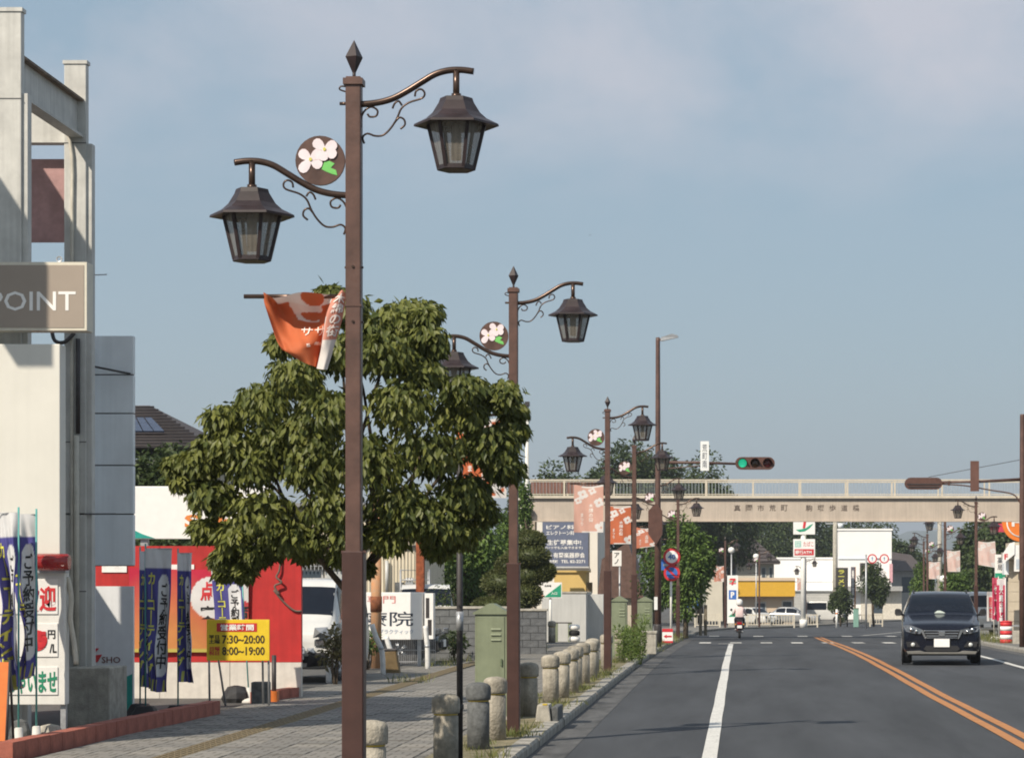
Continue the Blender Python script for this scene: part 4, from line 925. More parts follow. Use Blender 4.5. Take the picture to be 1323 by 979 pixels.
# ---- red kerb
def red_kerb(label, P, h):
    (xa, da), (xb, db) = P; n = int(math.hypot(xb-xa, db-da)/.42); t = thing('red_kerb', label, 'kerb', (xa, da, LZ(da)))
    mk = mat('red kerb paint', (.34,.105,.07), .75, .22, 5, bump=.25, bscale=40, streak=.25)
    l = math.hypot(xb-xa, db-da)/n; me = MB().box(-.09,.09,0,l-.012,-.04,h).mesh('kerb_block'); me.materials.append(mk); an = -math.atan2(xb-xa, db-da)
    for i in range(n):
        o = bpy.data.objects.new('kerb_block', me); COL.objects.link(o); o.parent = t; o.location = ((xb-xa)*i/n, (db-da)*i/n, random.uniform(-.004,.004)); o.rotation_euler = (0,0,an+random.uniform(-.006,.006))
    return t
red_kerb('long low red painted kerb along the filling station forecourt', ((-7.50,26.0),(-7.22,35.0)), .20)
red_kerb('short red painted kerb at the foot of the red wall', ((-7.27,38.3),(-7.0,40.0)), .17)
# ---- logo board, red wall and its printed banner
d = 36; z = lambda py: PZ(py, d)-LZ(d)
t = thing('logo_board', 'pale board with red slanted logo and teal corner behind the concrete plinth', 'sign board', (0, d, LZ(d)))
b = MB().box(PX(78,d), PX(172,d), 0, .08, -.02, z(757)).build('panel', mat('logo board white', (.68,.69,.70), .5, .04, streak=.1), t)
MB().prism([(PX(150,d),.0),(PX(171,d),.0),(PX(171,d),z(870)),(PX(150,d),z(880))], -.006, .002).build('teal_corner', mat('teal print', (.02,.30,.25), .5), b)
fit_text('SHO', PX(155,d)-PX(131,d), z(848)-z(856), (PX(143.5,d),-.004,z(852)), mat('logo dark red', (.16,.06,.05), .5), b, bold=.01)
for k in range(2): MB().prism([(PX(114+k*6,d),z(848)),(PX(119+k*6,d),z(848)),(PX(128+k*4,d),z(837)),(PX(124+k*4,d),z(837))] if k == 0 else [(PX(121,d),z(855)),(PX(126,d),z(855)),(PX(132,d),z(845)),(PX(121,d),z(846)),(PX(119,d),z(850)),(PX(124,d),z(849))], -.006, .002).build('logo_stroke', Mred, b)
d = 40; z = lambda py: PZ(py, d)-LZ(d)
t = thing('red_wall', 'red and white painted wall panel carrying a service banner at the station edge', 'wall', (0, d, LZ(d)))
M_rw = mat('red wall paint', (.45,.024,.022), .55, .14, 2, streak=.3)
xs = [-11.6,-10.2,-9.1,-8.0,PX(389.5,d)]
for a, b_ in zip(xs, xs[1:]):
    MB().box(a+.004, b_-.004, 0, .12, z(855), z(705)).build('red_panel', M_rw, t); MB().box(a+.004, b_-.004, 0, .12, -.03, z(855)-.004).build('white_panel', mat('wall base white', (.62,.58,.52), .6, .08, streak=.2), t)
MB().box(-11.59, PX(389,d), .02, .10, -.02, z(706)).build('wall_core', M_seam, t)
for (a, b_, c_, e) in ((132,164,730,739),(221,235,729,736),(242,251,729,735),(238,249,763,766)): MB().box(PX(a,d),PX(b_,d),-.02,.003,z(e),z(c_)).build('white_light_bar', mat('bar white', (.8,.78,.74), .5), t)
MB().tube(smooth_path([(PX(364,d),-.03,z(706)),(PX(362,d),-.05,z(735)),(PX(358,d),-.06,z(745)),(PX(365,d),-.08,z(752)),(PX(356,d),-.08,z(757)),(PX(362,d),-.07,z(768)),(PX(355,d),-.08,z(762)),(PX(366,d),-.05,z(776)),(PX(380,d),-.03,z(788)),(PX(390,d),-.02,z(789))],5), .016, 6).build('hanging_rope', mat('old rope', (.14,.10,.08), .9), t)
t = thing('service_banner', 'red to orange printed banner with white circle stretched on the red wall', 'banner', (0, d-.05, LZ(d)))
xa, xb, za, zb = PX(168,d), PX(322,d), z(842), z(733)
def fn(u, v): return (xa+(xb-xa)*u, -.03*math.sin(u*3.1)*math.sin(v*3.1)-.012*math.sin(u*9+v*5)-.02, za+(zb-za)*v-.03*math.sin(u*math.pi)*v)
def col(u, v):
    cx, cz, r = (u-.70)*154, (v-.66)*109, 28
    if (cx-0)**2+cz*cz < r*r: return (.80,.78,.76)
    if ((u-1.03)*154)**2+((v-.72)*109)**2 < 15**2: return (.8,.78,.76)
    if v < .05: return (.62,.52,.12)
    k = max(0, min(1, (1-v)*1.2-.15+.25*math.sin(u*5))); return tuple(a+(b_-a)*k for a, b_ in zip((.56,.03,.07), (.72,.30,.10)))
cloth('cloth', fn, 90, 60, col, t)
map_text('点検', fn, .60, .82, .62, .85, Mred, t, bold=.03); map_text('実施店', fn, .60, 1.0, .40, .56, Mblk, t, bold=.02)
# ---- opening hours board
d = 37.2; z = lambda py: PZ(py, d)-LZ(d)
t = thing('opening_hours_board', 'yellow opening hours board on thin metal legs before the red wall', 'sign board', (0, d, LZ(d)))
b = MB().box(PX(267,d), PX(348,d), 0, .03, z(853), z(800)).build('panel', mat('yellow sign', (.74,.52,.025), .5, .06), t, bevel=.004)
MB().box(PX(280,d), PX(332,d), -.005, .002, z(815.5), z(804.5)).build('red_field', Mred, b)
fit_text('営業時間', PX(328,d)-PX(285,d), z(806)-z(814), (PX(306.5,d),-.008,z(810)), mat('bar white', (.8,.78,.74)), b, bold=.03)
M_nav = mat('letter dark brown', (.05,.035,.02), .5)
fit_text('7:30~20:00', PX(342,d)-PX(287,d), z(820)-z(831), (PX(314.5,d),-.003,z(825.5)), M_nav, b, bold=.02)
fit_text('8:00~19:00', PX(342,d)-PX(287,d), z(835)-z(846), (PX(314.5,d),-.003,z(840.5)), M_nav, b, bold=.02)
fit_text('平日\n土曜', PX(284,d)-PX(270,d), z(820)-z(831), (PX(277,d),-.003,z(825.5)), M_nav, b); fit_text('日曜\n祝日', PX(284,d)-PX(270,d), z(835)-z(846), (PX(277,d),-.003,z(840.5)), Mred, b)
for px, dx in ((269,0),(274,.12),(338,-.05),(346,.0)): MB().tube([(PX(px,d),.03,z(802)),(PX(px,d)+dx,.10+.3*(abs(dx) > .01),-.03)], .016, 6).build('leg', M_galv, t)
t = thing('marker_post', 'short dark post with orange foot beside the opening hours board', 'post', (PX(354,38.5), 38.5, LZ(38)))
MB().cyl(0,0,-.02,.72,.035,n=10).build('shaft', M_dpole, t); MB().box(-.08,.06,-.08,.1,-.02,.18).build('foot', mat('board orange', (.65,.17,.03)), t)
# ---- white sign behind the dogwood
d = 43; z = lambda py: PZ(py, d)-LZ(d)
t = thing('white_sign', 'wide white roof-height sign with orange lettering half hidden behind the dogwood', 'sign', (0, d, LZ(d)))
b = MB().box(PX(171,d), PX(352,d), 0, .22, z(696), z(628)).build('panel', mat('sign white gloss', (.80,.79,.76), .4, .03), t, bevel=.01)
fit_text('Solato', 1.35, .22, (PX(238,d)+.68,-.004,z(673)), mat('sign lettering orange', (.68,.22,.05), .5), b, bold=.03)
MB().prism([(PX(172,d),z(695)),(PX(200,d),z(695)),(PX(185,d),z(690)),(PX(172,d),z(684))], -.005, .002).build('teal_corner', mat('teal print', (.02,.30,.25)), b)
for px in (185, 330): MB().box(PX(px,d)-.06, PX(px,d)+.06, .06, .18, -.03, z(694)).build('leg', M_galv, t)
# ---- house with solar roof, trees in front
d = 78; zg = LZ(d); z = lambda py: PZ(py, d)-zg
t = thing('house', 'house with dark tiled hip roof and solar panels beyond the filling station', 'house', (PX(150,d), d, zg))
M_tile = mat('dark roof tiles', (.075,.062,.060), .7, .25, 10, bump=.4, bscale=12, stretch=(1,1,4)); M_wallc = mat('cream render', (.50,.45,.36), .8, .08, 1)
MB().box(-4.2,2.3,.5,6.5,-.05,z(592)).build('wall', M_wallc, t)
zr, ze = z(514), z(580)+.3
rf = MB().add([(-5,0,ze-.25),(2.95,0,ze-.25),(2.95,7,ze-.25),(-5,7,ze-.25),(-2.6,3.4,zr),(.25,3.4,zr)], [(0,1,5,4),(1,2,5),(2,3,4,5),(3,0,4),(0,3,2,1)]).build('roof', M_tile, t)
def on_roof(u, v):   # front slope
    xl = -5+(2.4)*v; xr = 2.95+(.25-2.95)*v; return (xl+(xr-xl)*u, 3.4*v-.03, ze-.25+(zr-ze+.25)*v+.05)
for k in range(14):
    v0 = k/14; a, b_ = on_roof(0,v0), on_roof(1,v0); MB().tube([a, b_], .035, 4).build('tile_course', M_tile, rf)
M_sol = mat('solar cell blue', (.045,.06,.10), .18, .15, 4); 
for i in range(6):
    u0 = .555+i*.052; P = [on_roof(u0,.30), on_roof(u0+.047,.30), on_roof(u0+.045,.62), on_roof(u0+.002,.62)] if i > 1 else [on_roof(u0,.30), on_roof(u0+.047,.30), on_roof(u0+.045,.86), on_roof(u0+.002,.86)]
    MB().add([(p[0],p[1]-.06,p[2]+.06) for p in P]+[(p[0],p[1],p[2]-.02) for p in P], [(0,1,2,3),(7,6,5,4),(0,4,5,1),(1,5,6,2),(2,6,7,3),(3,7,4,0)]).build('solar_panel', M_sol, rf)
for x in (-3,-.5): w_ = MB().box(x,x+1.5,.46,.52,2.6,3.8).build('window', mat('far window glass', (.06,.08,.10), .1, .1), t)
tree('garden_tree', 'dark green garden tree in front of the solar roofed house', PX(196,62), 62, PZ(552,62)-.1, 1.0, 1.5, LEAF_DARK(), 200, .16, 26, 41)
tree('garden_tree', 'bushy green tree behind the white sign and red wall', PX(262,60), 60, 3.5, 1.9, 1.0, LEAF_DARK(), 200, .16, 28, 42)

# ---- unseen wall added outside the picture, left of the tower, to shade its pillars
t = thing('screen_wall', 'tall ivory advertising screen wall of the station left of the sign tower', 'wall', (-10.3, 26.4, LZ(27)))
for k in range(4): MB().box(-.35,0,.4+k*1.27,.4+k*1.27+1.26,-.03,8.1).build('wall_panel', M_ivory, t)
MB().box(-.40,0,-.9,5.5,8.1,9.17).build('top_board', M_board, t); MB().box(-.35,0,5.49,8.6,-.03,3.6).build('low_wall', M_ivory, t)
# ------------------------------------------------------------------ vehicles
M_tyre = mat('tyre rubber', (.018,.018,.018), .85, .2); M_rim = mat('alloy rim', (.45,.46,.47), .3, .1, metal=.8); M_cglass = mat('car window glass', (.008,.011,.018), .07, .1, spec=.3)
M_blackp = mat('black plastic', (.02,.02,.022), .6, .15); M_chrome = mat('chrome trim', (.6,.6,.6), .15, .05, metal=1.0); M_lamp = mat('headlamp clear', (.20,.21,.22), .08, .4, 30, metal=.6, spec=.8); M_platew = mat('number plate white', (.80,.80,.78), .5, .05); M_tail = mat('tail lamp red', (.35,.01,.015), .2, .1)
def cr4(a, b, c, d, t): return .5*((2*b)+(-a+c)*t+(2*a-5*b+4*c-d)*t*t+(-a+3*b-3*c+d)*t**3)
class Body:
    """lofted car shell; stations (y, z bottom, z belt, z top, half width low, half width belt, half width roof)"""
    def __init__(s, st):
        s.P = []
        for (y, zb, zl, zt_, wl, wb, wr) in st:
            h = [(0,zb),(wl*.80,zb),(wl*.985,zb+.07),(wb,zb+(zl-zb)*.5),(wb*.985,zl-.02),(wr,zt_-.035-.04*(zt_-zl)),(wr*.86,zt_-.004),(0,zt_+.012)]
            s.P.append([(x, y, z) for x, z in h]+[(-x, y, z) for x, z in h[-2:0:-1]])
        s.n = len(s.P); s.m = len(s.P[0])
    def S(s, a, t):
        i = min(max(int(a), 0), s.n-2); f = a-i; j = int(math.floor(t)); q = t-j
        rows = [s.P[min(max(i+k, 0), s.n-1)] for k in (-1,0,1,2)]; out = []
        for c in range(3):
            col = [cr4(*[r[(j+k) % s.m][c] for k in (-1,0,1,2)], q) for r in rows]
            # keep stations sharp where they are close together
            out.append(col[1]+(col[2]-col[1])*f if False else cr4(*col, f))
        return Vector(out)
    def shell(s, name, m, parent, sub=3):
        nu = (s.n-1)*sub; nv = s.m*3; mb = MB(); V = []
        for i in range(nu+1):
            for j in range(nv): V.append(tuple(s.S(i/sub, j/3)))
        Fc = [(i*nv+j, i*nv+(j+1) % nv, (i+1)*nv+(j+1) % nv, (i+1)*nv+j) for i in range(nu) for j in range(nv)]
        mb.add(V, Fc, True); mb.f += [tuple(range(nv)), tuple(nu*nv+j for j in range(nv-1,-1,-1))]; mb.sm += [False, False]
        return mb.build(name, m, parent)
    def patch(s, name, a0, a1, t0, t1, m, parent, off=.008, n=8, shear=(0,0)):
        V = []; mb = MB()
        for i in range(n+1):
            for j in range(n+1):
                u, w = i/n, j/n; a = a0+(a1-a0)*u; t = t0+(t1-t0)*w; a += shear[0]*w if u == 0 else (shear[1]*w if u == 1 else (shear[0]*(1-u)+shear[1]*u)*w)
                p = s.S(a, t); e = .03; nn = (s.S(min(a+e, s.n-1.001), t)-s.S(max(a-e,0), t)).cross(s.S(a, t+e)-s.S(a, t-e))
                nn = nn.normalized() if nn.length > 1e-9 else Vector((0,0,1)); c = Vector((0, p.y, (s.P[0][0][2]+1.0)*.5+.2))
                if nn.dot(p-c) < 0: nn = -nn
                V.append(tuple(p+nn*off))
        mb.add(V, [(i*(n+1)+j, i*(n+1)+j+1, (i+1)*(n+1)+j+1, (i+1)*(n+1)+j) for i in range(n) for j in range(n)], True)
        return mb.build(name, m, parent)
def wheels(t, ys, hw, r, w=.21, spokes=5, rim=M_rim):
    for y in ys:
        for s in (-1, 1):
            x = s*(hw-w/2+.005)
            tyre = MB().lathe([(r*.62,-w/2),(r*.9,-w/2),(r*.985,-w*.36),(r,-w*.2),(r,w*.2),(r*.985,w*.36),(r*.9,w/2),(r*.62,w/2)], 26, (x,y,r-.01), axis='X').build('wheel', M_tyre, t)
            xo = x+s*(w/2-.01); rm = MB().lathe([(r*.66,-.02),(r*.66,.004),(r*.60,.012),(r*.57,-.01)], 24, (xo,y,r-.01), axis='X', caps=False)
            for k in range(spokes):
                a = 6.283*k/spokes; c, sn = math.cos(a), math.sin(a); 
                for dlt in (-.13,.13):
                    c2, s2 = math.cos(a+dlt), math.sin(a+dlt); rm.tube([(xo+s*.008,y+c*r*.08,r-.01+sn*r*.08),(xo+s*.004,y+c2*r*.6,r-.01+s2*r*.6)], .018, 4)
            rm.lathe([(r*.13,-.01),(r*.12,.016),(.002,.018)] if s > 0 else [(r*.13,.01),(r*.12,-.016),(.002,-.018)], 12, (xo,y,r-.01), axis='X'); rm.build('rim', rim, tyre)
            MB().lathe([(r*.58,0),(.01,0)], 18, (x,y,r-.01), axis='X', caps=False).build('brake_shadow', M_blackp, tyre)
# --- the black sport utility vehicle coming towards the camera
def suv():
    t = thing('sport_utility_vehicle', 'black sport utility vehicle with chrome grille driving along the opposite lane', 'car', (4.66, 59.2, 0), R(-3.4))
    st = [(0.00,.27,.70,.80,.74,.78,.66),(.04,.24,.77,.87,.80,.84,.71),(.14,.23,.84,.93,.86,.885,.75),(.38,.24,.92,.985,.88,.90,.76),(.75,.26,.99,1.05,.89,.91,.78),(1.12,.27,1.04,1.11,.89,.91,.80),(1.30,.27,1.06,1.17,.89,.91,.80),(1.60,.27,1.07,1.42,.89,.91,.755),(1.92,.27,1.08,1.60,.89,.91,.705),(2.35,.27,1.09,1.655,.89,.91,.695),(3.1,.27,1.12,1.67,.89,.91,.69),(3.8,.28,1.16,1.63,.89,.905,.67),(4.2,.32,1.17,1.53,.87,.885,.64),(4.42,.38,1.10,1.30,.80,.83,.58),(4.50,.44,.95,1.02,.70,.74,.55)]
    B = Body(st); paint_ = mat('black car paint', (.006,.008,.016), .18, .1, 3, metal=.0, spec=.22, coat=.25)
    body = B.shell('body', paint_, t)
    B.patch('windshield', 6.15, 7.88, 5.15, 8.85, M_cglass, t, .007, 10)
    for a, b_ in ((5.02, 4.12),):
        B.patch('side_window', 7.2, 9.0, 4.12, 4.92, M_cglass, t); B.patch('side_window', 9.1, 10.9, 4.12, 4.92, M_cglass, t)
        B.patch('side_window', 7.2, 9.0, 9.08, 9.88, M_cglass, t); B.patch('side_window', 9.1, 10.9, 9.08, 9.88, M_cglass, t)
    B.patch('rear_window', 12.1, 12.9, 5.3, 8.7, M_cglass, t)
    B.patch('hood_crease', 1.2, 5.2, 5.25, 5.38, paint_, t, .012, 6); B.patch('hood_crease', 1.2, 5.2, 8.62, 8.75, paint_, t, .012, 6)
    # front: grille with three bars, emblem
    gr = MB().prism([(-.43,.79),(-.36,.60),(.36,.60),(.43,.79)], -.035, .08).build('grille', M_blackp, t, bevel=.008)
    for z, w, h in ((.775,.41,.022),(.715,.385,.026),(.655,.36,.026),(.612,.35,.02)): MB().cbox(0,-.045,z,2*w,.03,h).build('grille_bar', M_chrome, gr, bevel=.006)
    for s in (-1,1): MB().prism([(s*.43,.80),(s*.36,.595),(s*.39,.59),(s*.50,.80)][::s], -.042, .05).build('grille_frame', M_chrome, gr)
    em = MB().prism([(-.065,.645),(.065,.645),(.080,.765),(-.080,.765)], -.066, -.04).build('emblem', M_chrome, gr, bevel=.008)
    MB().prism([(-.045,.66),(-.022,.66),(-.02,.70),(.02,.70),(.022,.66),(.045,.66),(.05,.75),(.03,.75),(.025,.72),(-.025,.72),(-.03,.75),(-.05,.75)], -.072, -.064).build('emblem_letter', M_chrome, em)
    for s in (-1, 1):
        hl = MB().add([(s*.45,-.06,.80),(s*.50,-.055,.705),(s*.66,-.045,.715),(s*.83,.01,.76),(s*.905,.16,.905),(s*.70,.02,.90),
                       (s*.46,.12,.80),(s*.50,.12,.705),(s*.66,.18,.715),(s*.80,.28,.76),(s*.82,.40,.90),(s*.70,.3,.885)], [(0,1,2,3,4,5)[::-s],(6,7,8,9,10,11)[::s]]+[(i,(i+1) % 6,(i+1) % 6+6,i+6) for i in range(6)]).build('headlight', M_lamp, t)
        for px_, r, z in ((.585,.045,.765),(.70,.055,.80)):
            MB().lathe([(r,.02),(r*.8,-.012),(.004,-.02)], 14, (s*px_, (-.055 if px_ < .6 else -.045), z), axis='Y').build('lamp_bowl', M_chrome, hl)
        fg = MB().prism([(s*.50,.40),(s*.80,.40),(s*.83,.52),(s*.60,.53)][::s], -.03, .16).build('fog_recess', M_blackp, t)
        MB().lathe([(.05,.01),(.045,-.02),(.01,-.028)], 16, (s*.665,-.035,.455), axis='Y').build('fog_lamp', mat('fog lamp glass', (.75,.76,.72), .12, .05, metal=.3), fg)
        mr_ = MB().add([(s*.95,1.50,1.10),(s*1.06,1.50,1.10),(s*1.09,1.52,1.15),(s*1.085,1.52,1.24),(s*1.05,1.50,1.275),(s*.95,1.50,1.265),(s*.90,1.50,1.17)]+[(s*.95,1.62,1.12),(s*1.05,1.62,1.12),(s*1.075,1.62,1.16),(s*1.07,1.62,1.23),(s*1.04,1.62,1.26),(s*.96,1.62,1.25),(s*.92,1.62,1.17)],
                       [(0,1,2,3,4,5,6)[::-s],(7,8,9,10,11,12,13)[::s]]+[(i,(i+1) % 7,(i+1) % 7+7,i+7) for i in range(7)]).build('side_mirror', M_blackp, t, bevel=.012)
        MB().tube([(s*.78,1.58,1.10),(s*.95,1.56,1.14)], .028, 6).build('mirror_arm', M_blackp, mr_)
    pl = MB().box(-.18,.18,-.06,-.03,.40,.59).build('number_plate', M_platew, t, bevel=.004)
    MB().prism([(-.42,.355),(-.34,.30),(.34,.30),(.42,.355),(.36,.43),(-.36,.43)], -.035, .06).build('lower_grille', M_blackp, t)
    MB().prism([(-.78,.235),(.78,.235),(.82,.30),(.50,.315),(.40,.285),(-.40,.285),(-.50,.315),(-.82,.30)], -.02, .25).build('skid_plate', mat('dull silver plastic', (.16,.155,.14), .5, .1), t, bevel=.01)
    MB().box(-.80,.80,.10,4.3,.20,.32).build('underbody', M_blackp, t)
    for y in (.88, 3.50):
        for s in (-1,1): MB().lathe([(.40,-.02),(.40,.012)], 26, (s*.898,y,.36), axis='X').build('wheel_arch', M_blackp, t)
    wheels(t, (.88, 3.50), .915, .35, .235)
    MB().prism([(-.16,1.165),(.12,1.165),(.06,1.20),(-.02,1.23),(-.08,1.225),(-.12,1.20)], 1.28, 1.30).build('dashboard_paper', mat('pale green paper', (.6,.68,.62), .6, .05), t)
    MB().box(-.06,.06,1.86,1.9,1.44,1.49).build('rear_view_mirror', M_blackp, t)
    for s in (-1,1): MB().tube(smooth_path([(s*.62,2.1,1.63),(s*.64,2.4,1.69),(s*.64,3.4,1.70),(s*.62,3.8,1.64)],3), .016, 6).build('roof_rail', M_blackp, t)
    return t
suv()
def simple_car(name, label, cat, x, d, rz, st, paint_, glass, wl, hw, r, group=None, zg=None, front_lamps=None, plate=(0,-.02,.45)):
    t = thing(name, label, cat, (x, d, LZ(d) if zg is None else zg), rz, group); B = Body(st); B.shell('body', paint_, t)
    for nm, a0, a1, t0, t1 in glass: B.patch(nm, a0, a1, t0, t1, M_cglass, t, .008, 6)
    wheels(t, wl, hw, r, .17, 5)
    for y in wl:
        for s in (-1,1): MB().lathe([(r*1.18,-.02),(r*1.18,.006)], 22, (s*(hw-.012),y,r), axis='X').build('wheel_arch', M_blackp, t)
    Lc = st[-1][0]; MB().cbox(plate[0], -.03, plate[2], .33, .03, .165).build('number_plate', M_platew, t); MB().cbox(0, Lc+.02, .6, .33, .03, .165).build('number_plate', M_platew, t)
    w = st[2][5]
    for s in (-1,1):
        MB().cbox(s*w*.72, .02, .72, .26, .12, .14).build('headlight', M_lamp, t, bevel=.03); MB().cbox(s*w*.82, Lc-.03, .82, .12, .10, .30).build('tail_lamp', M_tail, t, bevel=.02)
        MB().cbox(s*(hw+.08), st[3][0]+.35, 1.02, .14, .08, .12).build('side_mirror', M_blackp, t, bevel=.02)
    MB().cbox(0,-.01,.42,w*1.3,.05,.12).build('lower_grille', M_blackp, t)
    return t
SEDAN = [(0,.30,.55,.62,.66,.70,.58),(.12,.24,.66,.74,.78,.82,.68),(.6,.22,.76,.84,.84,.86,.72),(1.15,.22,.86,.93,.85,.87,.74),(1.35,.22,.88,1.0,.85,.87,.70),(1.95,.22,.90,1.38,.85,.87,.58),(2.7,.22,.91,1.45,.85,.87,.57),(3.3,.22,.93,1.40,.85,.87,.56),(3.85,.24,.94,1.02,.84,.86,.66),(4.25,.28,.90,.97,.80,.82,.66),(4.40,.36,.75,.86,.68,.72,.58)]
SEDG = [('windshield',4.1,4.95,5.2,8.8),('rear_window',7.1,7.9,5.2,8.8),('side_window',4.7,5.9,4.15,4.9),('side_window',6.0,7.3,4.15,4.9),('side_window',4.7,5.9,9.1,9.85),('side_window',6.0,7.3,9.1,9.85)]
VAN = [(0,.30,.60,.72,.60,.64,.54),(.06,.26,.80,.92,.68,.71,.60),(.22,.24,.98,1.06,.72,.735,.64),(.42,.24,1.05,1.20,.72,.735,.64),(.85,.24,1.06,1.78,.72,.735,.62),(1.3,.24,1.06,1.86,.72,.735,.62),(2.2,.24,1.06,1.88,.72,.735,.62),(3.1,.24,1.06,1.86,.72,.735,.62),(3.34,.28,1.05,1.78,.71,.725,.61),(3.40,.36,1.0,1.60,.66,.68,.56)]
VANG = [('windshield',3.05,3.85,5.2,8.8),('rear_window',8.1,8.8,5.3,8.7),('side_window',3.9,5.2,4.15,4.9),('side_window',5.3,7.6,4.15,4.9),('side_window',3.9,5.2,9.1,9.85),('side_window',5.3,7.6,9.1,9.85)]
P_white = mat('white car paint', (.56,.56,.54), .25, .05, 2, coat=.6); P_dark = mat('dark navy car paint', (.015,.018,.025), .2, .1, 2, coat=.8); P_silver = mat('silver car paint', (.40,.41,.42), .3, .05, metal=.5, coat=.5)
# damaged white van behind the red wall
v = simple_car('parked_van', 'white van with crumpled silver front parked behind the red wall', 'van', PX(384,46.5), 46.0, R(-3), VAN, P_white, VANG, (.62,2.75), .735, .28)
rnd = random.Random(8)
for k in range(16):
    cx, cz = rnd.uniform(-.45,.6), rnd.uniform(.4,1.0); s1 = rnd.uniform(.08,.2); a = [rnd.uniform(-.5,.5) for _ in range(8)]
    MB().add([(cx-s1,-.12+a[0]*.12,cz-s1*.7),(cx+s1,-.14+a[1]*.14,cz-s1*.5),(cx+s1*.8,-.10+a[2]*.16,cz+s1*.7),(cx-s1*.7,-.12+a[3]*.14,cz+s1*.6),(cx,-.2+a[4]*.1,cz),(cx,.12,cz)], [(0,1,4),(1,2,4),(2,3,4),(3,0,4),(1,0,5),(2,1,5),(3,2,5),(0,3,5)]).build('crumpled_panel', [P_silver, P_white, M_blackp, P_silver][k % 4], v)
simple_car('parked_car', 'dark navy car parked side-on behind the mesh fence below the clinic sign', 'car', PX(573,58), 57.9, R(88), SEDAN, P_dark, SEDG, (.85,3.4), .865, .31)
# --- kei truck with ladder rack
d = 63; t = simple_car('small_truck', 'small white truck with a ladder rack behind the block wall', 'truck', PX(551,d), d, R(8), [(0,.30,.60,.72,.60,.64,.54),(.05,.26,.80,.92,.68,.71,.60),(.14,.24,.98,1.08,.72,.735,.64),(.30,.24,1.02,1.25,.72,.735,.63),(.66,.24,1.03,1.72,.72,.735,.60),(1.0,.24,1.03,1.78,.72,.735,.60),(1.28,.24,1.03,1.77,.72,.735,.60),(1.34,.3,1.0,1.70,.70,.72,.58)], P_white, [('windshield',3.05,3.85,5.2,8.8),('side_window',3.7,5.4,4.15,4.9),('side_window',3.7,5.4,9.1,9.85)], (.5,2.4), .735, .27, zg=LZ(d))
MB().box(-.72,.72,1.40,3.35,.62,.68).box(-.72,-.69,1.40,3.35,.66,.95).box(.69,.72,1.40,3.35,.66,.95).box(-.72,.72,3.32,3.35,.66,.95).build('load_bed', P_white, t); MB().box(-.4,.4,1.2,3.2,.40,.62).build('chassis', M_blackp, t)
for y in (1.42, 3.2):
    MB().tube([(-.62,y,.9),(-.62,y,2.15),(.10,y,2.15),(.10,y,.9)], .022, 6).build('rack_frame', M_galv, t)
MB().tube([(-.62,1.42,2.15),(-.62,3.2,2.15)], .02, 6).tube([(.1,1.42,2.15),(.1,3.2,2.15)], .02, 6).tube([(-.62,1.42,1.9),(.1,1.42,1.9)], .015, 6).build('rack_rail', M_galv, t)
# ------------------------------------------------------------------ scooter and rider
d = 108; gz = g(d); x0 = PX(955.5, d)
t = thing('motor_scooter', 'small scooter with white plate and red tail lamp seen from behind on the road', 'scooter', (x0, d, gz))
for y, r in ((0,.22),(1.18,.22)): 
    w_ = MB().lathe([(r*.6,-.05),(r*.9,-.055),(r,-.025),(r,.025),(r*.9,.055),(r*.6,.05)], 22, (0,y,r), axis='X').build('wheel', M_tyre, t); MB().lathe([(r*.62,-.03),(r*.62,.03)], 16, (0,y,r), axis='X').build('rim', M_rim, w_)
Ms = mat('scooter body maroon', (.10,.02,.025), .3, .1, coat=.6)
MB().add([(-.10,-.22,.58),(.10,-.22,.58),(.15,-.05,.52),(.17,.45,.40),(-.17,.45,.40),(-.15,-.05,.52),(-.09,-.26,.72),(.09,-.26,.72),(.14,-.02,.74),(.15,.5,.70),(-.15,.5,.70),(-.14,-.02,.74)], [(0,5,4,3,2,1),(6,7,8,9,10,11),(0,1,7,6),(1,2,8,7),(2,3,9,8),(3,4,10,9),(4,5,11,10),(5,0,6,11)]).build('rear_body', Ms, t, bevel=.02)
MB().box(-.15,.15,.38,.95,.24,.32).build('footboard', M_blackp, t, bevel=.02); MB().add([(-.2,.92,.3),(.2,.92,.3),(.16,1.05,.85),(-.16,1.05,.85),(-.12,1.08,.3),(.12,1.08,.3),(.1,1.15,.82),(-.1,1.15,.82)], [(0,1,2,3),(5,4,7,6),(0,4,5,1),(1,5,6,2),(2,6,7,3),(3,7,4,0)]).build('leg_shield', Ms, t, bevel=.02)
MB().box(-.13,.13,-.18,.48,.735,.80).build('seat', M_blackp, t, bevel=.03)
MB().tube([(-.33,.86,.98),(-.12,.92,.95),(.12,.92,.95),(.33,.86,.98)], .02, 8).build('handlebar', M_blackp, t); MB().tube([(0,1.18,.22),(0,.92,.95)], .03, 8).build('steering_column', M_blackp, t)
MB().box(-.05,.05,-.1,.5,.18,.34).build('engine_case', M_blackp, t, bevel=.02); MB().tube([(.11,.25,.26),(.12,-.2,.32)], .045, 8).build('exhaust', M_galv, t)
MB().box(-.10,.10,-.31,-.28,.44,.56).build('number_plate', M_platew, t); MB().box(-.10,.10,-.275,-.20,.60,.68).build('tail_lamp', M_tail, t, bevel=.01)
MB().box(-.07,.07,-.24,-.1,.28,.45).build('mudguard', M_blackp, t)
for s in (-1,1):
    q = MB().tube([(s*.26,.88,.97),(s*.33,.86,1.17)], .008, 5).lathe([(.055,-.012),(.05,.012)], 12, (s*.35,.86,1.20), axis='Y'); q.build('rear_view_mirror', M_blackp, t)
    MB().cbox(s*.17,-.16,.60,.06,.07,.06).build('indicator', mat('indicator amber', (.6,.25,.03), .3), t, bevel=.01)
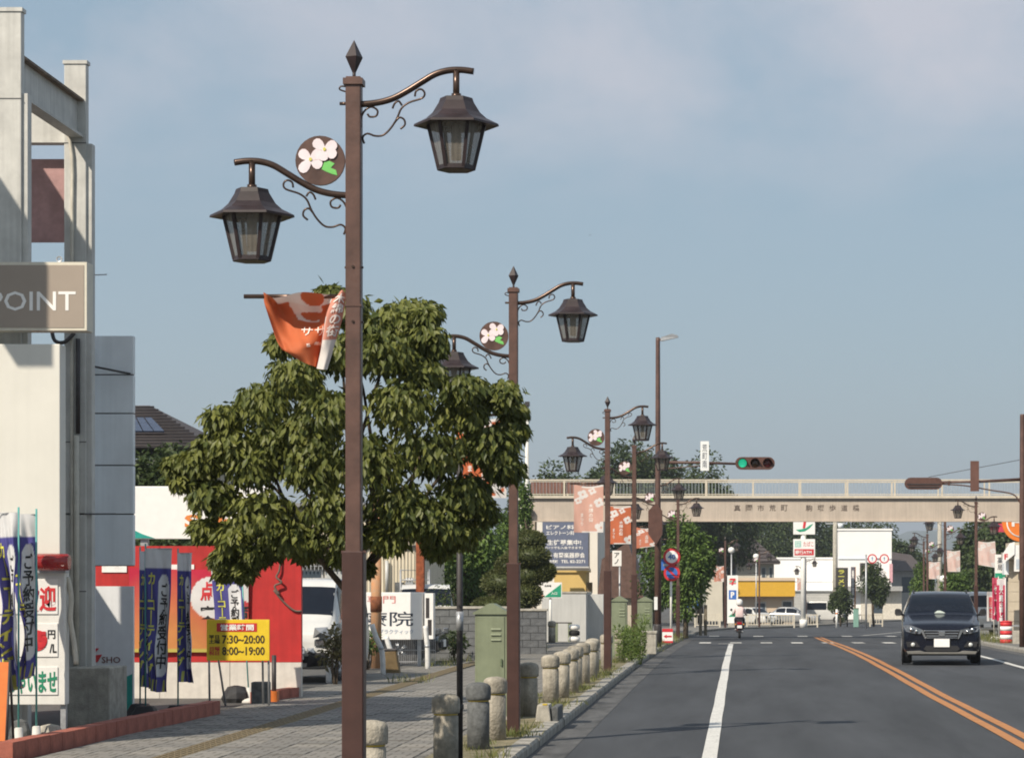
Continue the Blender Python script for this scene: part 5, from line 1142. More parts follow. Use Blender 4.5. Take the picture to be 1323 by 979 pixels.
def rider():
    t = thing('person', 'rider in a pale pink shirt, dark trousers and white helmet sitting on the scooter', 'person', (x0, d, gz))
    V = [(0,.10,.86),(0,.12,1.05),(0,.15,1.22),(0,.165,1.33),(0,.175,1.40),(0,.18,1.50)]; Rr = [.15,.15,.16,.07,.075,.10]; E = [(i,i+1) for i in range(5)]
    for s in (-1,1):
        o = len(V); V += [(s*.15,.15,1.26),(s*.24,.33,1.06),(s*.285,.62,1.0),(s*.29,.74,1.0)]; Rr += [.07,.052,.037,.034]; E += [(2,o),(o,o+1),(o+1,o+2),(o+2,o+3)]
        for k, fx in enumerate((-.03,-.01,.012,.032)):
            q = len(V); V += [(s*(.29)+fx,.82,1.005-.004*abs(k-1)),(s*.29+fx,.86,.975),(s*.29+fx,.835,.95)]; Rr += [.010,.009,.008]; E += [(o+3,q),(q,q+1),(q+1,q+2)]
        q = len(V); V += [(s*.245,.79,.985),(s*.235,.83,.96)]; Rr += [.011,.009]; E += [(o+3,q),(q,q+1)]
        o = len(V); V += [(s*.10,.14,.84),(s*.17,.52,.80),(s*.155,.56,.45),(s*.15,.56,.37),(s*.15,.70,.345)]; Rr += [.11,.075,.055,.05,.038]; E += [(0,o),(o,o+1),(o+1,o+2),(o+2,o+3),(o+3,o+4)]
    me = bpy.data.meshes.new('body'); me.from_pydata(V, E, []); o = bpy.data.objects.new('body', me); COL.objects.link(o)
    m = o.modifiers.new('skin', 'SKIN'); 
    for i, r in enumerate(Rr): me.skin_vertices[0].data[i].radius = (r, r)
    me.skin_vertices[0].data[0].use_root = True
    s_ = o.modifiers.new('sub', 'SUBSURF'); s_.levels = 2; s_.render_levels = 2
    dg = bpy.context.evaluated_depsgraph_get(); me2 = bpy.data.meshes.new_from_object(o.evaluated_get(dg)); bpy.data.objects.remove(o)
    me2.materials.clear()
    for mm_ in (mat('pale pink shirt', (.72,.56,.55), .8, .06, 12), mat('dark trousers', (.03,.03,.045), .85, .15), mat('skin', (.48,.29,.2), .55, .05), mat('white shoe', (.6,.6,.58), .6, .05)): me2.materials.append(mm_)
    for p in me2.polygons:
        c = p.center; p.use_smooth = True
        p.material_index = 2 if (c.z > 1.345 or (c.y > .45 and c.z > .93)) else (0 if c.z > .90 else (3 if c.z < .40 else 1))
    b = link('body', me2, None, t)
    hm = MB().lathe([(.10,1.40),(.128,1.42),(.142,1.50),(.135,1.58),(.10,1.635),(.04,1.66),(.003,1.663)], 20, (0,.185,0)); hm.build('helmet', mat('helmet white', (.78,.78,.76), .25, .04), t)
    MB().lathe([(.075,1.34),(.083,1.36),(.078,1.41)], 16, (0,.175,0)).build('hair', mat('dark hair', (.02,.015,.012), .6), t)
    fc = MB().lathe([(.018,0),(.012,.03),(.003,.045)], 8, (0,.27,1.44), axis='Y'); fc.build('nose', mat('skin', (.48,.29,.2)), t)
    return t
rider()
# ------------------------------------------------------------------ middle ground behind the pavement
M_cor = mat('cream corrugated siding', (.62,.56,.44), .6, .07, 1.5, streak=.18); M_rust = mat('rusty steel', (.36,.17,.075), .85, .35, 9, bump=.3, tint=(.52,.40,.28)); M_win = mat('far window glass', (.06,.08,.10), .1, .1); M_frame = mat('window frame alu', (.5,.5,.48), .4, .08)
d = 68; zg = LZ(d); z = lambda py: PZ(py, d)-zg; x0 = PX(470,d)
t = thing('shed', 'cream corrugated shed with small window behind the clinic sign', 'shed', (x0, d, zg)); xx = lambda px: PX(px, d)-x0
xa, xb, h = xx(360), xx(546), z(655)
mb = MB(); n = int((xb-xa)/.09); 
poly = [(xa+(xb-xa)*i/(2*n), -.02 if (i//1) % 2 else .02) for i in range(2*n+1)]
mb.add([(x, y, -.03) for x, y in poly]+[(x, y, h) for x, y in poly], [(i, i+1, i+1+len(poly), i+len(poly)) for i in range(len(poly)-1)]); mb.build('corrugated_wall', M_cor, t)
MB().box(xa, xb, .03, 5, -.03, h).build('wall_core', M_cor, t); MB().prism([(xa-.2,h),(xb+.25,h),(xb+.25,h+.1),(xa-.2,h+.1)], -.35, 5.3).build('roof', mat('grey sheet roof', (.25,.25,.25), .6, .15), t)
for a, b_ in ((388,418),(420,446)):
    w_ = MB().box(xx(a), xx(b_), -.06, .0, z(757), z(735)).build('window', M_frame, t); MB().box(xx(a)+.06, xx(b_)-.06, -.075, -.05, z(757)+.06, z(735)-.06).build('pane', M_win if a < 400 else mat('frosted pane', (.45,.47,.46), .3), w_)
MB().box(xx(385), xx(450), -.16, -.02, z(732), z(729)).build('window_hood', M_dpole, t); MB().box(xx(360), xx(540), -.1, -.02, z(707), z(704)).build('rail_bar', M_dpole, t)
mb = MB()
for k in range(12): mb.box(xx(388+k*5)-.012, xx(388+k*5)+.012, -.18, -.16, z(736), z(700))
for py in (705, 718, 731): mb.box(xx(386), xx(448), -.185, -.155, z(py)-.012, z(py)+.012)
mb.build('window_grille', M_galv, t)
MB().box(xx(512), xx(522), -.3, -.03, z(765), z(752)).build('meter_box', M_bolld, t)
mb = MB().box(xx(525), xx(535), -.25, -.03, z(765), z(752))
for k in range(3): mb.cyl(xx(526.5+k*3.5), -.14, z(753), z(746), .03, n=8)
mb.build('insulator_box', M_galv, t); MB().tube([(xx(500.5),-.1,z(765)),(xx(500.5),-.1,z(724))], .05, 8).build('drain_pipe', M_frame, t)
# rusty columns
d = 54; t = thing('rusty_pole', 'rust streaked pale steel pole standing before the clinic sign', 'pole', (PX(486,d), d, LZ(d))); z = lambda py: PZ(py, d)-LZ(d)
MB().lathe([(.115,-.04),(.105,z(640)),(.10,3.6)], 14).build('shaft', M_rust, t); MB().lathe([(.125,z(790)),(.125,z(770))], 14).build('band', mat('deep rust', (.20,.07,.03), .9, .3, 12), t)
d = 63.5; t = thing('rusty_column', 'dark red rusty column beside the cream shed', 'column', (PX(542.5,d), d, LZ(d))); z = lambda py: PZ(py, d)-LZ(d)
MB().box(-.10,.10,0,.2,-.03,3.9).build('shaft', mat('red rust', (.27,.075,.03), .9, .35, 8), t, bevel=.01); MB().box(-.16,.16,-.06,.26,-.03,.10).build('base_plate', M_rust, t)
# clinic sign
d = 55; zg = LZ(d); z = lambda py: PZ(py, d)-zg; t = thing('clinic_sign', 'white box sign with black and pink lettering on posts behind the damaged van', 'sign', (0, d, zg))
b = MB().box(PX(384,d), PX(546,d), 0, .55, z(826), z(765)).build('sign_box', mat('sign white gloss', (.80,.79,.76)), t, bevel=.01)
fit_text('総合療院', PX(534,d)-PX(400,d), z(789)-z(808), ((PX(534,d)+PX(400,d))/2,-.004,z(799)), mat('lettering navy', (.03,.04,.06), .5), b, bold=.005)
fit_text('腰痛治療専門', PX(511,d)-PX(395,d), z(769)-z(779), ((PX(511,d)+PX(395,d))/2,-.004,z(774)), mat('lettering pink', (.62,.22,.20), .5), b, bold=.0)
fit_text('カイロプラクティック', PX(534,d)-PX(470,d), z(812)-z(818), ((PX(534,d)+PX(470,d))/2,-.004,z(815.5)), mat('lettering pale', (.35,.42,.52), .5), b, bold=.0)
b2 = MB().box(PX(549,d), PX(560,d), -.05, .3, z(825), z(766)).build('side_board', mat('board white', (.8,.78,.75)), t)
MB().box(PX(550.5,d), PX(555,d), -.056, -.045, z(798), z(772)).box(PX(553,d), PX(558,d), -.056, -.045, z(820), z(800)).build('dark_notice', M_dpole, b2)
for px in (395, 470, 541, 552): MB().box(PX(px,d)-.04, PX(px,d)+.04, .1, .18, -.03, z(824)).build('post', M_galv, t)
mb = MB()
for k in range(26): mb.box(PX(495+k*2.6,d)-.006, PX(495+k*2.6,d)+.006, .30, .312, .05, z(826))
for zz_ in (.1,.35,.6): mb.box(PX(494,d), PX(560,d), .295, .317, zz_-.01, zz_+.01)
mb.build('mesh_fence', M_galv, t, kind='stuff')
# white guard pipes
rnd = random.Random(4)
for i, (px, pt, pb, lean, dd) in enumerate(((283,824,0,0,0),)): pass
for px, d, pt, lean, lab in ((428,46.0,822,.04,'white pipe post in front of the crumpled van'),(487,50,806,-.10,'leaning white pipe post at the foot of the rusty pole'),(503,52,822,-.06,'short white pipe post beside the brown bin'),(551,53.5,808,-.02,'white pipe post at the corner of the clinic sign')):
    t = thing('pipe_post', lab, 'post', (PX(px,d), d, LZ(d)), 0, 'white pipe posts along the lots'); h = PZ(pt,d)-LZ(d)
    MB().tube(smooth_path([(lean*-1.2,0,-.04),(lean*-1.0,0,h*.45),(lean*.2,0,h*.75),(lean,0,h)],3), .052, 10).build('shaft', mat('chipped white paint', (.70,.69,.66), .5, .15, 8, streak=.3), t)
    MB().lathe([(.056,h*.5),(.056,h*.56)], 10, (lean*-.8,0,0)).build('band', M_galv, t)
d = 51; t = thing('litter_bin', 'tilted brown bin between the white pipe posts', 'bin', (PX(507,d), d, LZ(d)))
MB().add([(-.12,-.1,-.03),(.16,-.1,-.03),(.16,.15,-.03),(-.12,.15,-.03),(-.2,-.12,.42),(.08,-.12,.46),(.08,.15,.46),(-.2,.15,.42)], [(0,3,2,1),(4,5,6,7),(0,1,5,4),(1,2,6,5),(2,3,7,6),(3,0,4,7)]).build('body', mat('brown plastic', (.16,.11,.05), .7, .2), t, bevel=.02); MB().box(-.21,.1,-.13,.16,.44,.49).build('lid', M_dpole, t, bevel=.02)
def shrub(label, px, d, r, h, m, seed):
    t = thing('shrub', label, 'shrub', (PX(px,d), d, LZ(d))); rr = random.Random(seed); mb = MB(); cl_ = []
    for k in range(7):
        a = rr.uniform(0,6.28); q = rr.uniform(.1,.7)*r; tip = (q*math.cos(a), q*math.sin(a), h*rr.uniform(.45,.9)); limb(mb, (tip[0]*.2,tip[1]*.2,-.03), tip, .014, .005, .1, 5, rr); cl_.append((*tip, r*.45, r*.45, h*.26))
    mb.build('stem', BARK(), t); leaves('foliage', cl_, 110, .08, .045, m, t, .2, seed)
shrub('scraggly brownish shrub beside the crumpled van', 434, 45.2, .28, .95, leaf_mat('dry shrub leaf', (.07,.065,.025), (.22,.19,.08)), 91)
shrub('low green shrub at the foot of the rusty pole', 476, 53, .35, .8, LEAF_MID(), 92)
shrub('dark green shrub against the block wall behind the thin pole', 588, 59.2, .4, .6, LEAF_DARK(), 93)
shrub('dark green shrub spilling over the block wall beside the truck', 575, 61.2, .6, 1.9, LEAF_DARK(), 94)
# block walls, block by block
M_blk = mat('concrete block grey', (.145,.15,.15), .9, .16, 7, bump=.4, bscale=40, streak=.25)
def block_wall(label, pa, pb, d, pt, rows, M_blk=M_blk):
    t = thing('block_wall', label, 'wall', (PX(pa,d), d, LZ(d))); w = PX(pb,d)-PX(pa,d); h = PZ(pt,d)-LZ(d); bh = (h-.06)/rows; n = max(1, round(w/.40)); bw = w/n
    MB().box(.005, w-.005, .02, .13, -.04, h-.06).build('wall_core', mat('mortar grey', (.15,.15,.15), .9), t)
    me = MB().box(0, bw-.012, 0, .15, 0, bh-.012).mesh('block'); me.materials.append(M_blk); me2 = MB().box(0, bw/2-.012, 0, .15, 0, bh-.012).mesh('block'); me2.materials.append(M_blk)
    for r in range(rows):
        x = 0; k = 0
        while x < w-.01:
            half = (r % 2 == 1 and (k == 0 or x+bw > w+.01)); o = bpy.data.objects.new('block', me2 if half else me); COL.objects.link(o); o.parent = t; o.location = (x, random.uniform(-.003,.003), r*bh); x += bw/2 if half else bw; k += 1
    MB().box(-.03, w+.03, -.03, .18, h-.06, h).build('coping', M_conc, t, bevel=.01)
    return t
block_wall('grey concrete block wall behind the thin pole, in front of the white truck', 556, 655, 60, 783, 7)
block_wall('darker concrete block wall below the clipped topiary', 645, 706, 66, 786, 6, mat('sooty concrete block', (.12,.125,.13), .9, .2, 7, bump=.4, bscale=40, streak=.3))  # the shade on this wall is put into its darker block colour
# dark shed and trees
d = 80; t = thing('outbuilding', 'low dark brown outbuilding with flat roof behind the small truck', 'building', (PX(585,d), d, LZ(d))); z = lambda py: PZ(py, d)-LZ(d)
MB().box(-.9,1.6,0,3,-.03,z(733)).build('wall', mat('dark timber', (.05,.04,.035), .8, .25, 5, stretch=(8,1,1)), t); MB().box(-1.2,1.9,-.4,3.3,z(733),z(727)).build('roof', mat('grey sheet roof', (.25,.25,.25)), t); MB().box(-.3,.6,-.03,.01,.9,1.7).build('window', M_win, t)
tree('garden_tree', 'fresh green garden tree beside the clipped topiary', PX(605,76), 76, PZ(632,76)-.1, 1.35, 2.0, LEAF_MID(), 230, .16, 34, 51)
tree('garden_tree', 'low green shrub tree behind the small truck rack', PX(572,84), 84, PZ(690,84)-.1, 1.2, 1.3, LEAF_DARK(), 160, .16, 22, 52)
tree('garden_tree', 'leafy green tree rising past the end of the footbridge', PX(660,90), 90, PZ(630,90)-.1, .6, 2.0, LEAF_MID(), 200, .15, 26, 53)
tree('garden_tree', 'thin crowned tree overhanging the footbridge end', PX(679,97), 97, PZ(612,97)+.3, .36, 1.2, LEAF_MID(), 110, .14, 14, 54)
d = 67.5; zg = LZ(d); t = thing('topiary_tree', 'cloud-pruned evergreen with stacked clipped pads behind the block wall', 'tree', (PX(672,d), d, zg)); mb = MB(); cl_ = []; rnd = random.Random(6); core = MB()
for px, py, rx, rz in ((650,753,27,17),(638,783,26,12),(680,768,20,15),(684,742,22,15),(686,718,24,13),(684,698,20,12),(668,775,20,16),(705,738,12,11),(672,724,22,16),(655,732,14,12)):
    c = ((px-672)*d/F, rnd.uniform(-.15,.15), PZ(py,d)-zg, rx*d/F, rx*d/F*.8, rz*d/F); cl_.append(c); limb(mb, (0,.05,c[2]*.45), c[:3], .05, .02, .15, 6, rnd)
limb(mb, (0,0,-.05), (.2,0,2.4), .10, .05, .06, 8, rnd); mb.build('trunk', BARK(), t)
core = MB()
for c in cl_: core.lathe([(math.cos(a)*c[3]*.86+.001, math.sin(a)*c[5]*.86) for a in [(-.5+k/8)*math.pi for k in range(9)]], 14, c[:3])
core.build('inner_mass', leaf_mat('clipped needle', (.065,.080,.027), (.15,.16,.055)), t, kind='stuff')
leaves('crown', cl_, 2600, .07, .036, leaf_mat('clipped needle', (.065,.080,.027), (.15,.16,.055)), t, droop=-.2, seed=3, shell=.86, out=1.4)
# white music school building behind the bridge with blue notice board
d = 121; zg = gp(d); z = lambda py: PZ(py, d)-zg; x0 = PX(700,d); xx = lambda px: PX(px, d)-x0
t = thing('white_building', 'white building under the footbridge carrying a big blue notice board', 'building', (x0, d, zg)); M_wb = mat('white render', (.70,.66,.58), .7, .05, 1, streak=.1)
MB().box(xx(672), xx(772), 0, 7, -.05, z(648)).build('wall', M_wb, t); MB().box(xx(670), xx(774), -.15, 7.1, z(648), z(643)).build('parapet', M_wb, t)
nb = MB().box(xx(701), xx(760), -.10, -.01, z(732), z(672)).build('notice_board', mat('slate blue board', (.115,.135,.20), .6, .06), t)
MB().box(xx(700), xx(761), -.12, -.01, z(733.5), z(731.5)).build('board_frame', M_frame, nb)
Mw = mat('bar white', (.8,.78,.74))
for s, w0, w1, y0, y1 in (('ピアノ科',706,742,678,683.5),('エレクトーン科',706,742,685.5,691),('生徒募集中!',707,751,697,704),('(いつでも入会できます)',705,753,705.5,709.5),('特約店',701.5,713,715.5,719),('有薗楽器商会',715,756,713.5,720.5),('真岡市荒町',702,721,723,727),('TEL 82-2271',725,756,723,727)):
    fit_text(s, (w1-w0)*d/F, (y1-y0)*d/F, ((xx(w0)+xx(w1))/2, -.106, z((y0+y1)/2)), Mw, nb, bold=.02)
for y in (2.0, 4.4): w_ = MB().box(xx(772)-.01, xx(772)+.04, y, y+1.3, 1.6, 2.8).build('window', M_frame, t); MB().box(xx(772)+.03, xx(772)+.05, y+.08, y+1.22, 1.68, 2.72).build('pane', M_win, w_)
d = 110; zg = gp(d); z = lambda py: PZ(py, d)-zg
t = thing('yellow_annex', 'small flat-roofed yellow annex below the blue notice board', 'building', (PX(720,d), d, zg)); xx = lambda px: PX(px, d)-PX(720,d)
MB().box(xx(716), xx(757), 0, 2.5, -.05, z(739)).build('wall', mat('yellow render', (.60,.42,.15), .7, .06, 1), t); MB().box(xx(715), xx(759), -.1, 2.6, z(739), z(736.5)).build('roof_edge', mat('yellow render', (.60,.42,.15)), t); MB().box(xx(758.5),xx(765),-.1,.3,z(766),z(752)).build('brown_box', mat('brown plastic', (.16,.11,.05)), t)
d = 89; zg = gp(d); z = lambda py: PZ(py, d)-zg
t = thing('garden_wall', 'plain pale rendered wall behind the green and white sign', 'wall', (PX(745,d), d, zg)); xx = lambda px: PX(px, d)-PX(745,d)
MB().box(xx(700), xx(757), 0, 3.5, -.05, z(766)).build('wall', mat('pale grey render', (.50,.50,.48), .8, .06, 1, streak=.2), t); MB().box(xx(757)+.001, xx(757)+.55, 1.0, 3.2, -.05, z(768)).build('return_wall', mat('pale grey render', (.50,.50,.48)), t); MB().box(xx(699), xx(758), -.03, 3.53, z(766), z(764.5)).build('coping', M_conc, t)
d = 86; zg = gp(d); z = lambda py: PZ(py, d)-zg
t = thing('direction_sign', 'green and white sign board on a white post in front of the pale wall', 'sign', (PX(711,d), d, zg)); xx = lambda px: PX(px, d)-PX(711,d)
MB().cyl(0,.05,-.05,z(756),.045,n=10).build('post', mat('sign post white', (.78,.77,.73)), t); b = MB().box(xx(699.5), xx(726), -.04, .0, z(772), z(752)).build('panel', mat('board white', (.8,.78,.75)), t)
MB().prism([(xx(703),z(771)),(xx(725),z(771)),(xx(725),z(754))], -.047, -.038).build('green_field', mat('board green', (.02,.30,.17), .5), b); fit_text('駐車場', .22, .07, (xx(708),-.043,z(756.5)), Mblk, b); fit_text('入口', .2, .10, (xx(716),-.05,z(766)), Mw, b); MB().prism([(xx(700.5),z(771)),(xx(704),z(771)),(xx(700.5),z(767.5))], -.046, -.038).build('orange_tip', mat('board orange', (.65,.17,.03)), b)
t = thing('gate_posts', 'green gate frame by the pale wall', 'gate', (PX(728,88), 88, gp(88)))
for x in (-.25,.22): MB().box(x-.06, x+.06, -.1, .02, -.04, .62).build('gate_post', M_green, t)
MB().box(-.3,.3,-.08,-.02,.62,.66).build('top_bar', M_dpole, t)
t = thing('striped_barrel', 'stack of white and black tyres by the pale wall', 'tyre stack', (PX(742,87), 87, gp(87)))
for k in range(3): MB().lathe([(.12,k*.2),(.19,k*.2+.03),(.19,k*.2+.15),(.12,k*.2+.19)], 16).build('tyre', [Mw, M_tyre, Mw][k], t)
# little brown-roofed house between lamps
d = 116; zg = gp(d); z = lambda py: PZ(py, d)-zg
t = thing('brown_roof_house', 'small house with steep brown roof between the lamps under the footbridge', 'house', (PX(792,d), d, zg)); xx = lambda px: PX(px, d)-PX(792,d)
MB().box(xx(776), xx(826), 0, 5, -.05, z(768)).build('wall', mat('cream render', (.50,.45,.36)), t); MB().prism([(xx(772),z(772)),(xx(832),z(772)),(xx(812),z(700)),(xx(778),z(722))], -.3, 5.3).build('roof', mat('brown metal roof', (.12,.07,.055), .6, .2), t); MB().box(xx(783),xx(796),-.03,.01,.8,1.9).build('window', M_win, t)
d = 112; z = lambda py: PZ(py, d)-gp(d); t = thing('piano_sign', 'small white hanging sign with dark lettering between the lamps', 'sign', (PX(797,d), d, gp(d))); b = MB().box(-.2,.2,0,.12,z(731),z(711)).build('panel', mat('board white', (.8,.78,.75)), t); fit_text('ア\nノ', .22, .5, (0,-.004,z(721)), Mblk, b); MB().cyl(.12,.06,-.05,z(730),.04,n=8).build('post', M_galv, t)
d = 108; zg = gp(d); z = lambda py: PZ(py, d)-zg
t = thing('blue_sign', 'small blue hanging sign with white letters beside the street tree', 'sign', (PX(894.5,d), d, zg)); b = MB().box(-.25,.25,0,.08,z(784),z(770)).build('panel', mat('sign blue', (.04,.14,.45)), t); fit_text('コー\nン', .34, .32, (0,-.005,z(777)), Mw, b, bold=.02); MB().cyl(-.2,.04,-.05,z(772),.03,n=8).build('post', M_dpole, t)
t = thing('road_mirror', 'small grey round road mirror on a post beside the blue sign', 'mirror', (PX(884,104), 104, gp(104))); MB().cyl(0,0,-.05,1.9,.045,n=10).build('post', M_galv, t); MB().disc((0,-.06,PZ(765,104)-gp(104)), .17, .05, 20).build('mirror_back', mat('mirror grey', (.35,.36,.36), .4), t)
for i, px in enumerate((905, 911.5)):
    d = 112+i; t = thing('gate_post', ['weathered timber gate post nearer the blue sign', 'timber gate post with pale edge by the dark hedge'][i], 'post', (PX(px,d), d, gp(d))); MB().cbev(0,0,-.05,PZ(785-3*i,d)-gp(d),.14,.14,.015).build('shaft', mat('weathered timber', (.20,.17,.12), .9, .3, 6, stretch=(6,6,1)), t); MB().box(-.08,.08,-.08,.08,PZ(785-3*i,d)-gp(d)-.01,PZ(785-3*i,d)-gp(d)+.03).build('cap', M_dpole, t)
# ------------------------------------------------------------------ far background past the bend
def box_building(name, label, d, pa, pb, pt, m, depth=8, cat='building', para=True):
    zg = gp(d); x0 = PX((pa+pb)/2, d); t = thing(name, label, cat, (x0, d, zg)); w = PX(pb,d)-PX(pa,d); h = PZ(pt,d)-zg
    MB().box(-w/2, w/2, 0, depth, -.1, h).build('wall', m, t)
    if para: MB().box(-w/2-.1, w/2+.1, -.1, depth+.1, h, h+.18).build('parapet', m, t)
    return t, (lambda px: PX(px,d)-x0), (lambda py: PZ(py,d)-zg)
M_wht = mat('bright white siding', (.85,.84,.82), .6, .03, .6, streak=.05)
t, xx, z = box_building('white_building', 'long low bright white building behind the tall shop pole sign', 262, 1000, 1105, 722, M_wht, 12)
for a, b_, c_, e in ((1042,1075,783,800),(1002,1036,783,800)):
    s_ = MB().box(xx(a), xx(b_), -.08, .0, z(e), z(763)).build('shutter', mat('grey shutter', (.42,.42,.40), .6, .08), t)
    for k in range(8): MB().box(xx(a), xx(b_), -.10, -.07, z(763)-.3*k-.1, z(763)-.3*k-.06).build('shutter_slat', mat('grey shutter', (.42,.42,.40)), s_)
MB().box(xx(1000), xx(1104), -.35, .0, z(763), z(761)).build('canopy', M_grey, t); MB().box(xx(1000), xx(1104), -.06, 0, z(751), z(750)).build('siding_joint', M_grey, t)
t, xx, z = box_building('white_tower_block', 'tall blank white block with poster and shopfront above the parked cars', 255, 1083, 1152, 685, M_wht, 9)
w_ = MB().box(xx(1111), xx(1129), -.10, .0, z(750), z(727)).build('poster', mat('poster dark frame', (.06,.05,.05), .5), t); MB().disc((xx(1121),-.11,z(736)), .45, .02, 16).build('poster_face', mat('poster beige', (.45,.36,.28), .6, .3, 3), w_); MB().box(xx(1113),xx(1127),-.115,-.09,z(748),z(744)).build('poster_caption', mat('poster grey', (.3,.3,.3), .6, .3, 4), w_)
MB().box(xx(1083), xx(1151), -.1, 0, z(722), z(720.5)).build('ledge', M_grey, t); MB().box(xx(1085), xx(1165), -1.2, 0, z(763), z(757)).build('awning', mat('grey awning', (.35,.35,.34), .7), t)
MB().box(xx(1112), xx(1165), -.06, 2.0, -.05, z(763)).build('shopfront', mat('shopfront cream', (.62,.58,.50), .7), t); MB().box(xx(1128), xx(1140), -.09, -.05, .6, 2.6).build('door', M_win, t); MB().box(xx(1149),xx(1153),-.4,-.1,z(752),z(728)).build('vertical_sign', mat('faded pink sign', (.62,.35,.38), .6), t)
# tiled house and yellow shop
d = 240; zg = gp(d); z = lambda py: PZ(py, d)-zg; x0 = PX(955,d); xx = lambda px: PX(px, d)-x0
t = thing('tiled_house', 'house with wide dark tiled roof and pale upper storey behind the yellow shop', 'house', (x0, d, zg))
MB().box(xx(912), xx(1000), 0, 8, -.1, z(727)).build('wall', mat('house cream', (.58,.54,.45), .8, .06, .5), t)
ze = z(728); rf = MB().add([(xx(900),-1,ze),(xx(1008),-1,ze),(xx(1008),9,ze),(xx(900),9,ze),(xx(940),4,z(693)),(xx(972),4,z(693)),(xx(900),-1,ze+.2),(xx(1008),-1,ze+.2)], [(0,1,7,6),(6,7,5,4),(7,1,2,5),(2,3,4,5),(3,0,6,4),(0,3,2,1)]).build('roof', M_tile, t)
for k in range(7):
    v = k/7; MB().tube([(xx(900+40*v),-1+5*v,ze+.22+(z(693)-ze-.2)*v),(xx(1008-36*v),-1+5*v,ze+.22+(z(693)-ze-.2)*v)], .06, 4).build('tile_course', M_tile, rf)
MB().tube([(xx(940),4,z(693)+.05),(xx(972),4,z(693)+.05)], .16, 6).build('ridge_tile', M_tile, rf)
for a, b_ in ((920,934),(938,952),(983,990),(993,999)): w_ = MB().box(xx(a), xx(b_), -.08, .0, z(747), z(732)).build('window', M_frame, t); MB().box(xx(a)+.1, xx(b_)-.1, -.1, -.06, z(747)+.1, z(732)-.1).build('pane', M_win, w_)
MB().tube([(xx(962),4,z(695)),(xx(962),4,z(668))], .05, 5).tube([(xx(956),4,z(672)),(xx(968),4,z(672))], .04, 5).build('antenna', M_galv, rf)
t, xx, z = box_building('yellow_shop', 'low shop with a broad mustard yellow fascia beside the car park', 218, 944, 1026, 749, mat('shop beige', (.60,.48,.36), .7, .06, .5), 9, para=False)
MB().box(xx(942), xx(1027), -.9, .2, z(770), z(750)).build('fascia', mat('mustard fascia', (.62,.36,.03), .55, .05), t); MB().box(xx(942), xx(1027), -1.0, 8, z(750), z(746)).build('roof_edge', mat('shop beige', (.60,.48,.36)), t)
w_ = MB().box(xx(1010), xx(1024), -.06, 0, .1, z(775)).build('door', M_frame, t); MB().box(xx(1011.5), xx(1022.5), -.08, -.04, .2, z(777)).build('pane', M_win, w_); w_ = MB().box(xx(975), xx(990), -.06, 0, .9, z(777)).build('window', M_frame, t); MB().box(xx(976.5), xx(988.5), -.08, -.04, 1.1, z(779)).build('pane', M_win, w_)
# convenience store signs: stripes and numeral on white
def seven(parent, cx, cz, s, y):
    for k, (zz_, c_) in enumerate(((.22,mat('stripe orange', (.75,.25,.03), .5)),(0,mat('stripe green', (.02,.28,.14), .5)),(-.22,mat('stripe red', (.6,.03,.04), .5)))): MB().box(cx-s*.42, cx+s*.42, y-.006-k*.001, y, cz+s*(zz_-.07), cz+s*(zz_+.07)).build('stripe', c_, parent)
    MB().prism([(cx-s*.34,cz+s*.40),(cx+s*.36,cz+s*.40),(cx+s*.34,cz+s*.22),(cx+s*.12,cz-s*.05),(cx+s*.05,cz-s*.42),(cx-s*.15,cz-s*.42),(cx-s*.08,cz-s*.05),(cx+s*.10,cz+s*.18),(cx-s*.34,cz+s*.20)], y-.02, y-.01).build('numeral', mat('stripe red', (.6,.03,.04)), parent)
d = 188; zg = gp(d); z = lambda py: PZ(py, d)-zg; x0 = PX(1038,d); xx = lambda px: PX(px, d)-x0
t = thing('pole_sign', 'tall white pole with a convenience store sign and a bank machine sign below it', 'pole sign', (x0, d, zg)); Mpw = mat('sign post white', (.78,.77,.73))
MB().cyl(0,.25,-.1,z(660),.19,n=14).build('pole', Mpw, t); b = MB().box(xx(1025), xx(1053), 0, .5, z(690), z(648)).build('upper_panel', mat('sign white gloss', (.80,.79,.76)), t); MB().prism([(-.06,z(682)),(.12,z(682)),(.30,z(664)),(.10,z(664))], -.02, -.004).build('numeral', mat('stripe red', (.6,.03,.04), .5), b); MB().prism([(xx(1028),z(684)),(xx(1033),z(687)),(xx(1040),z(686)),(xx(1046),z(682)),(xx(1051),z(676)),(xx(1046.5),z(678)),(xx(1041),z(682)),(xx(1034),z(683.5))], -.012, .002).build('swoosh', mat('board green', (.02,.30,.17), .5), b)
b = MB().box(xx(1025), xx(1053), 0, .5, z(719), z(696)).build('lower_panel', mat('sign white gloss', (.80,.79,.76)), t); MB().box(xx(1026.5), xx(1051.5), -.01, .002, z(717), z(709)).build('red_field', Mred, b); fit_text('銀行ATM', 1.2, .30, (0,-.016,z(713)), Mw, b, bold=.02)
MB().box(xx(1027), xx(1035), -.01, .002, z(706.5), z(698.5)).build('green_field', mat('pale teal field', (.35,.60,.52), .5), b); fit_text('酒', .35, .35, (xx(1031),-.014,z(702.5)), Mw, b); fit_text('たばこ', .75, .36, (xx(1044.5),-.004,z(702.5)), mat('lettering pink', (.62,.22,.20)), b); MB().cyl(0,.25,-.1,.5,.28,n=14).build('pole_base', Mpw, t)
d = 176; zg = gp(d); z = lambda py: PZ(py, d)-zg; x0 = PX(946.5,d); xx = lambda px: PX(px, d)-x0
t = thing('seven_sign', 'upright white store sign with coloured numeral and blue parking square behind the scooter', 'sign', (x0, d, zg)); b = MB().box(xx(939.5), xx(953.5), 0, .25, .25, z(743)).build('panel', mat('sign white gloss', (.80,.79,.76)), t); seven(b, 0, z(751), .55, -.004)
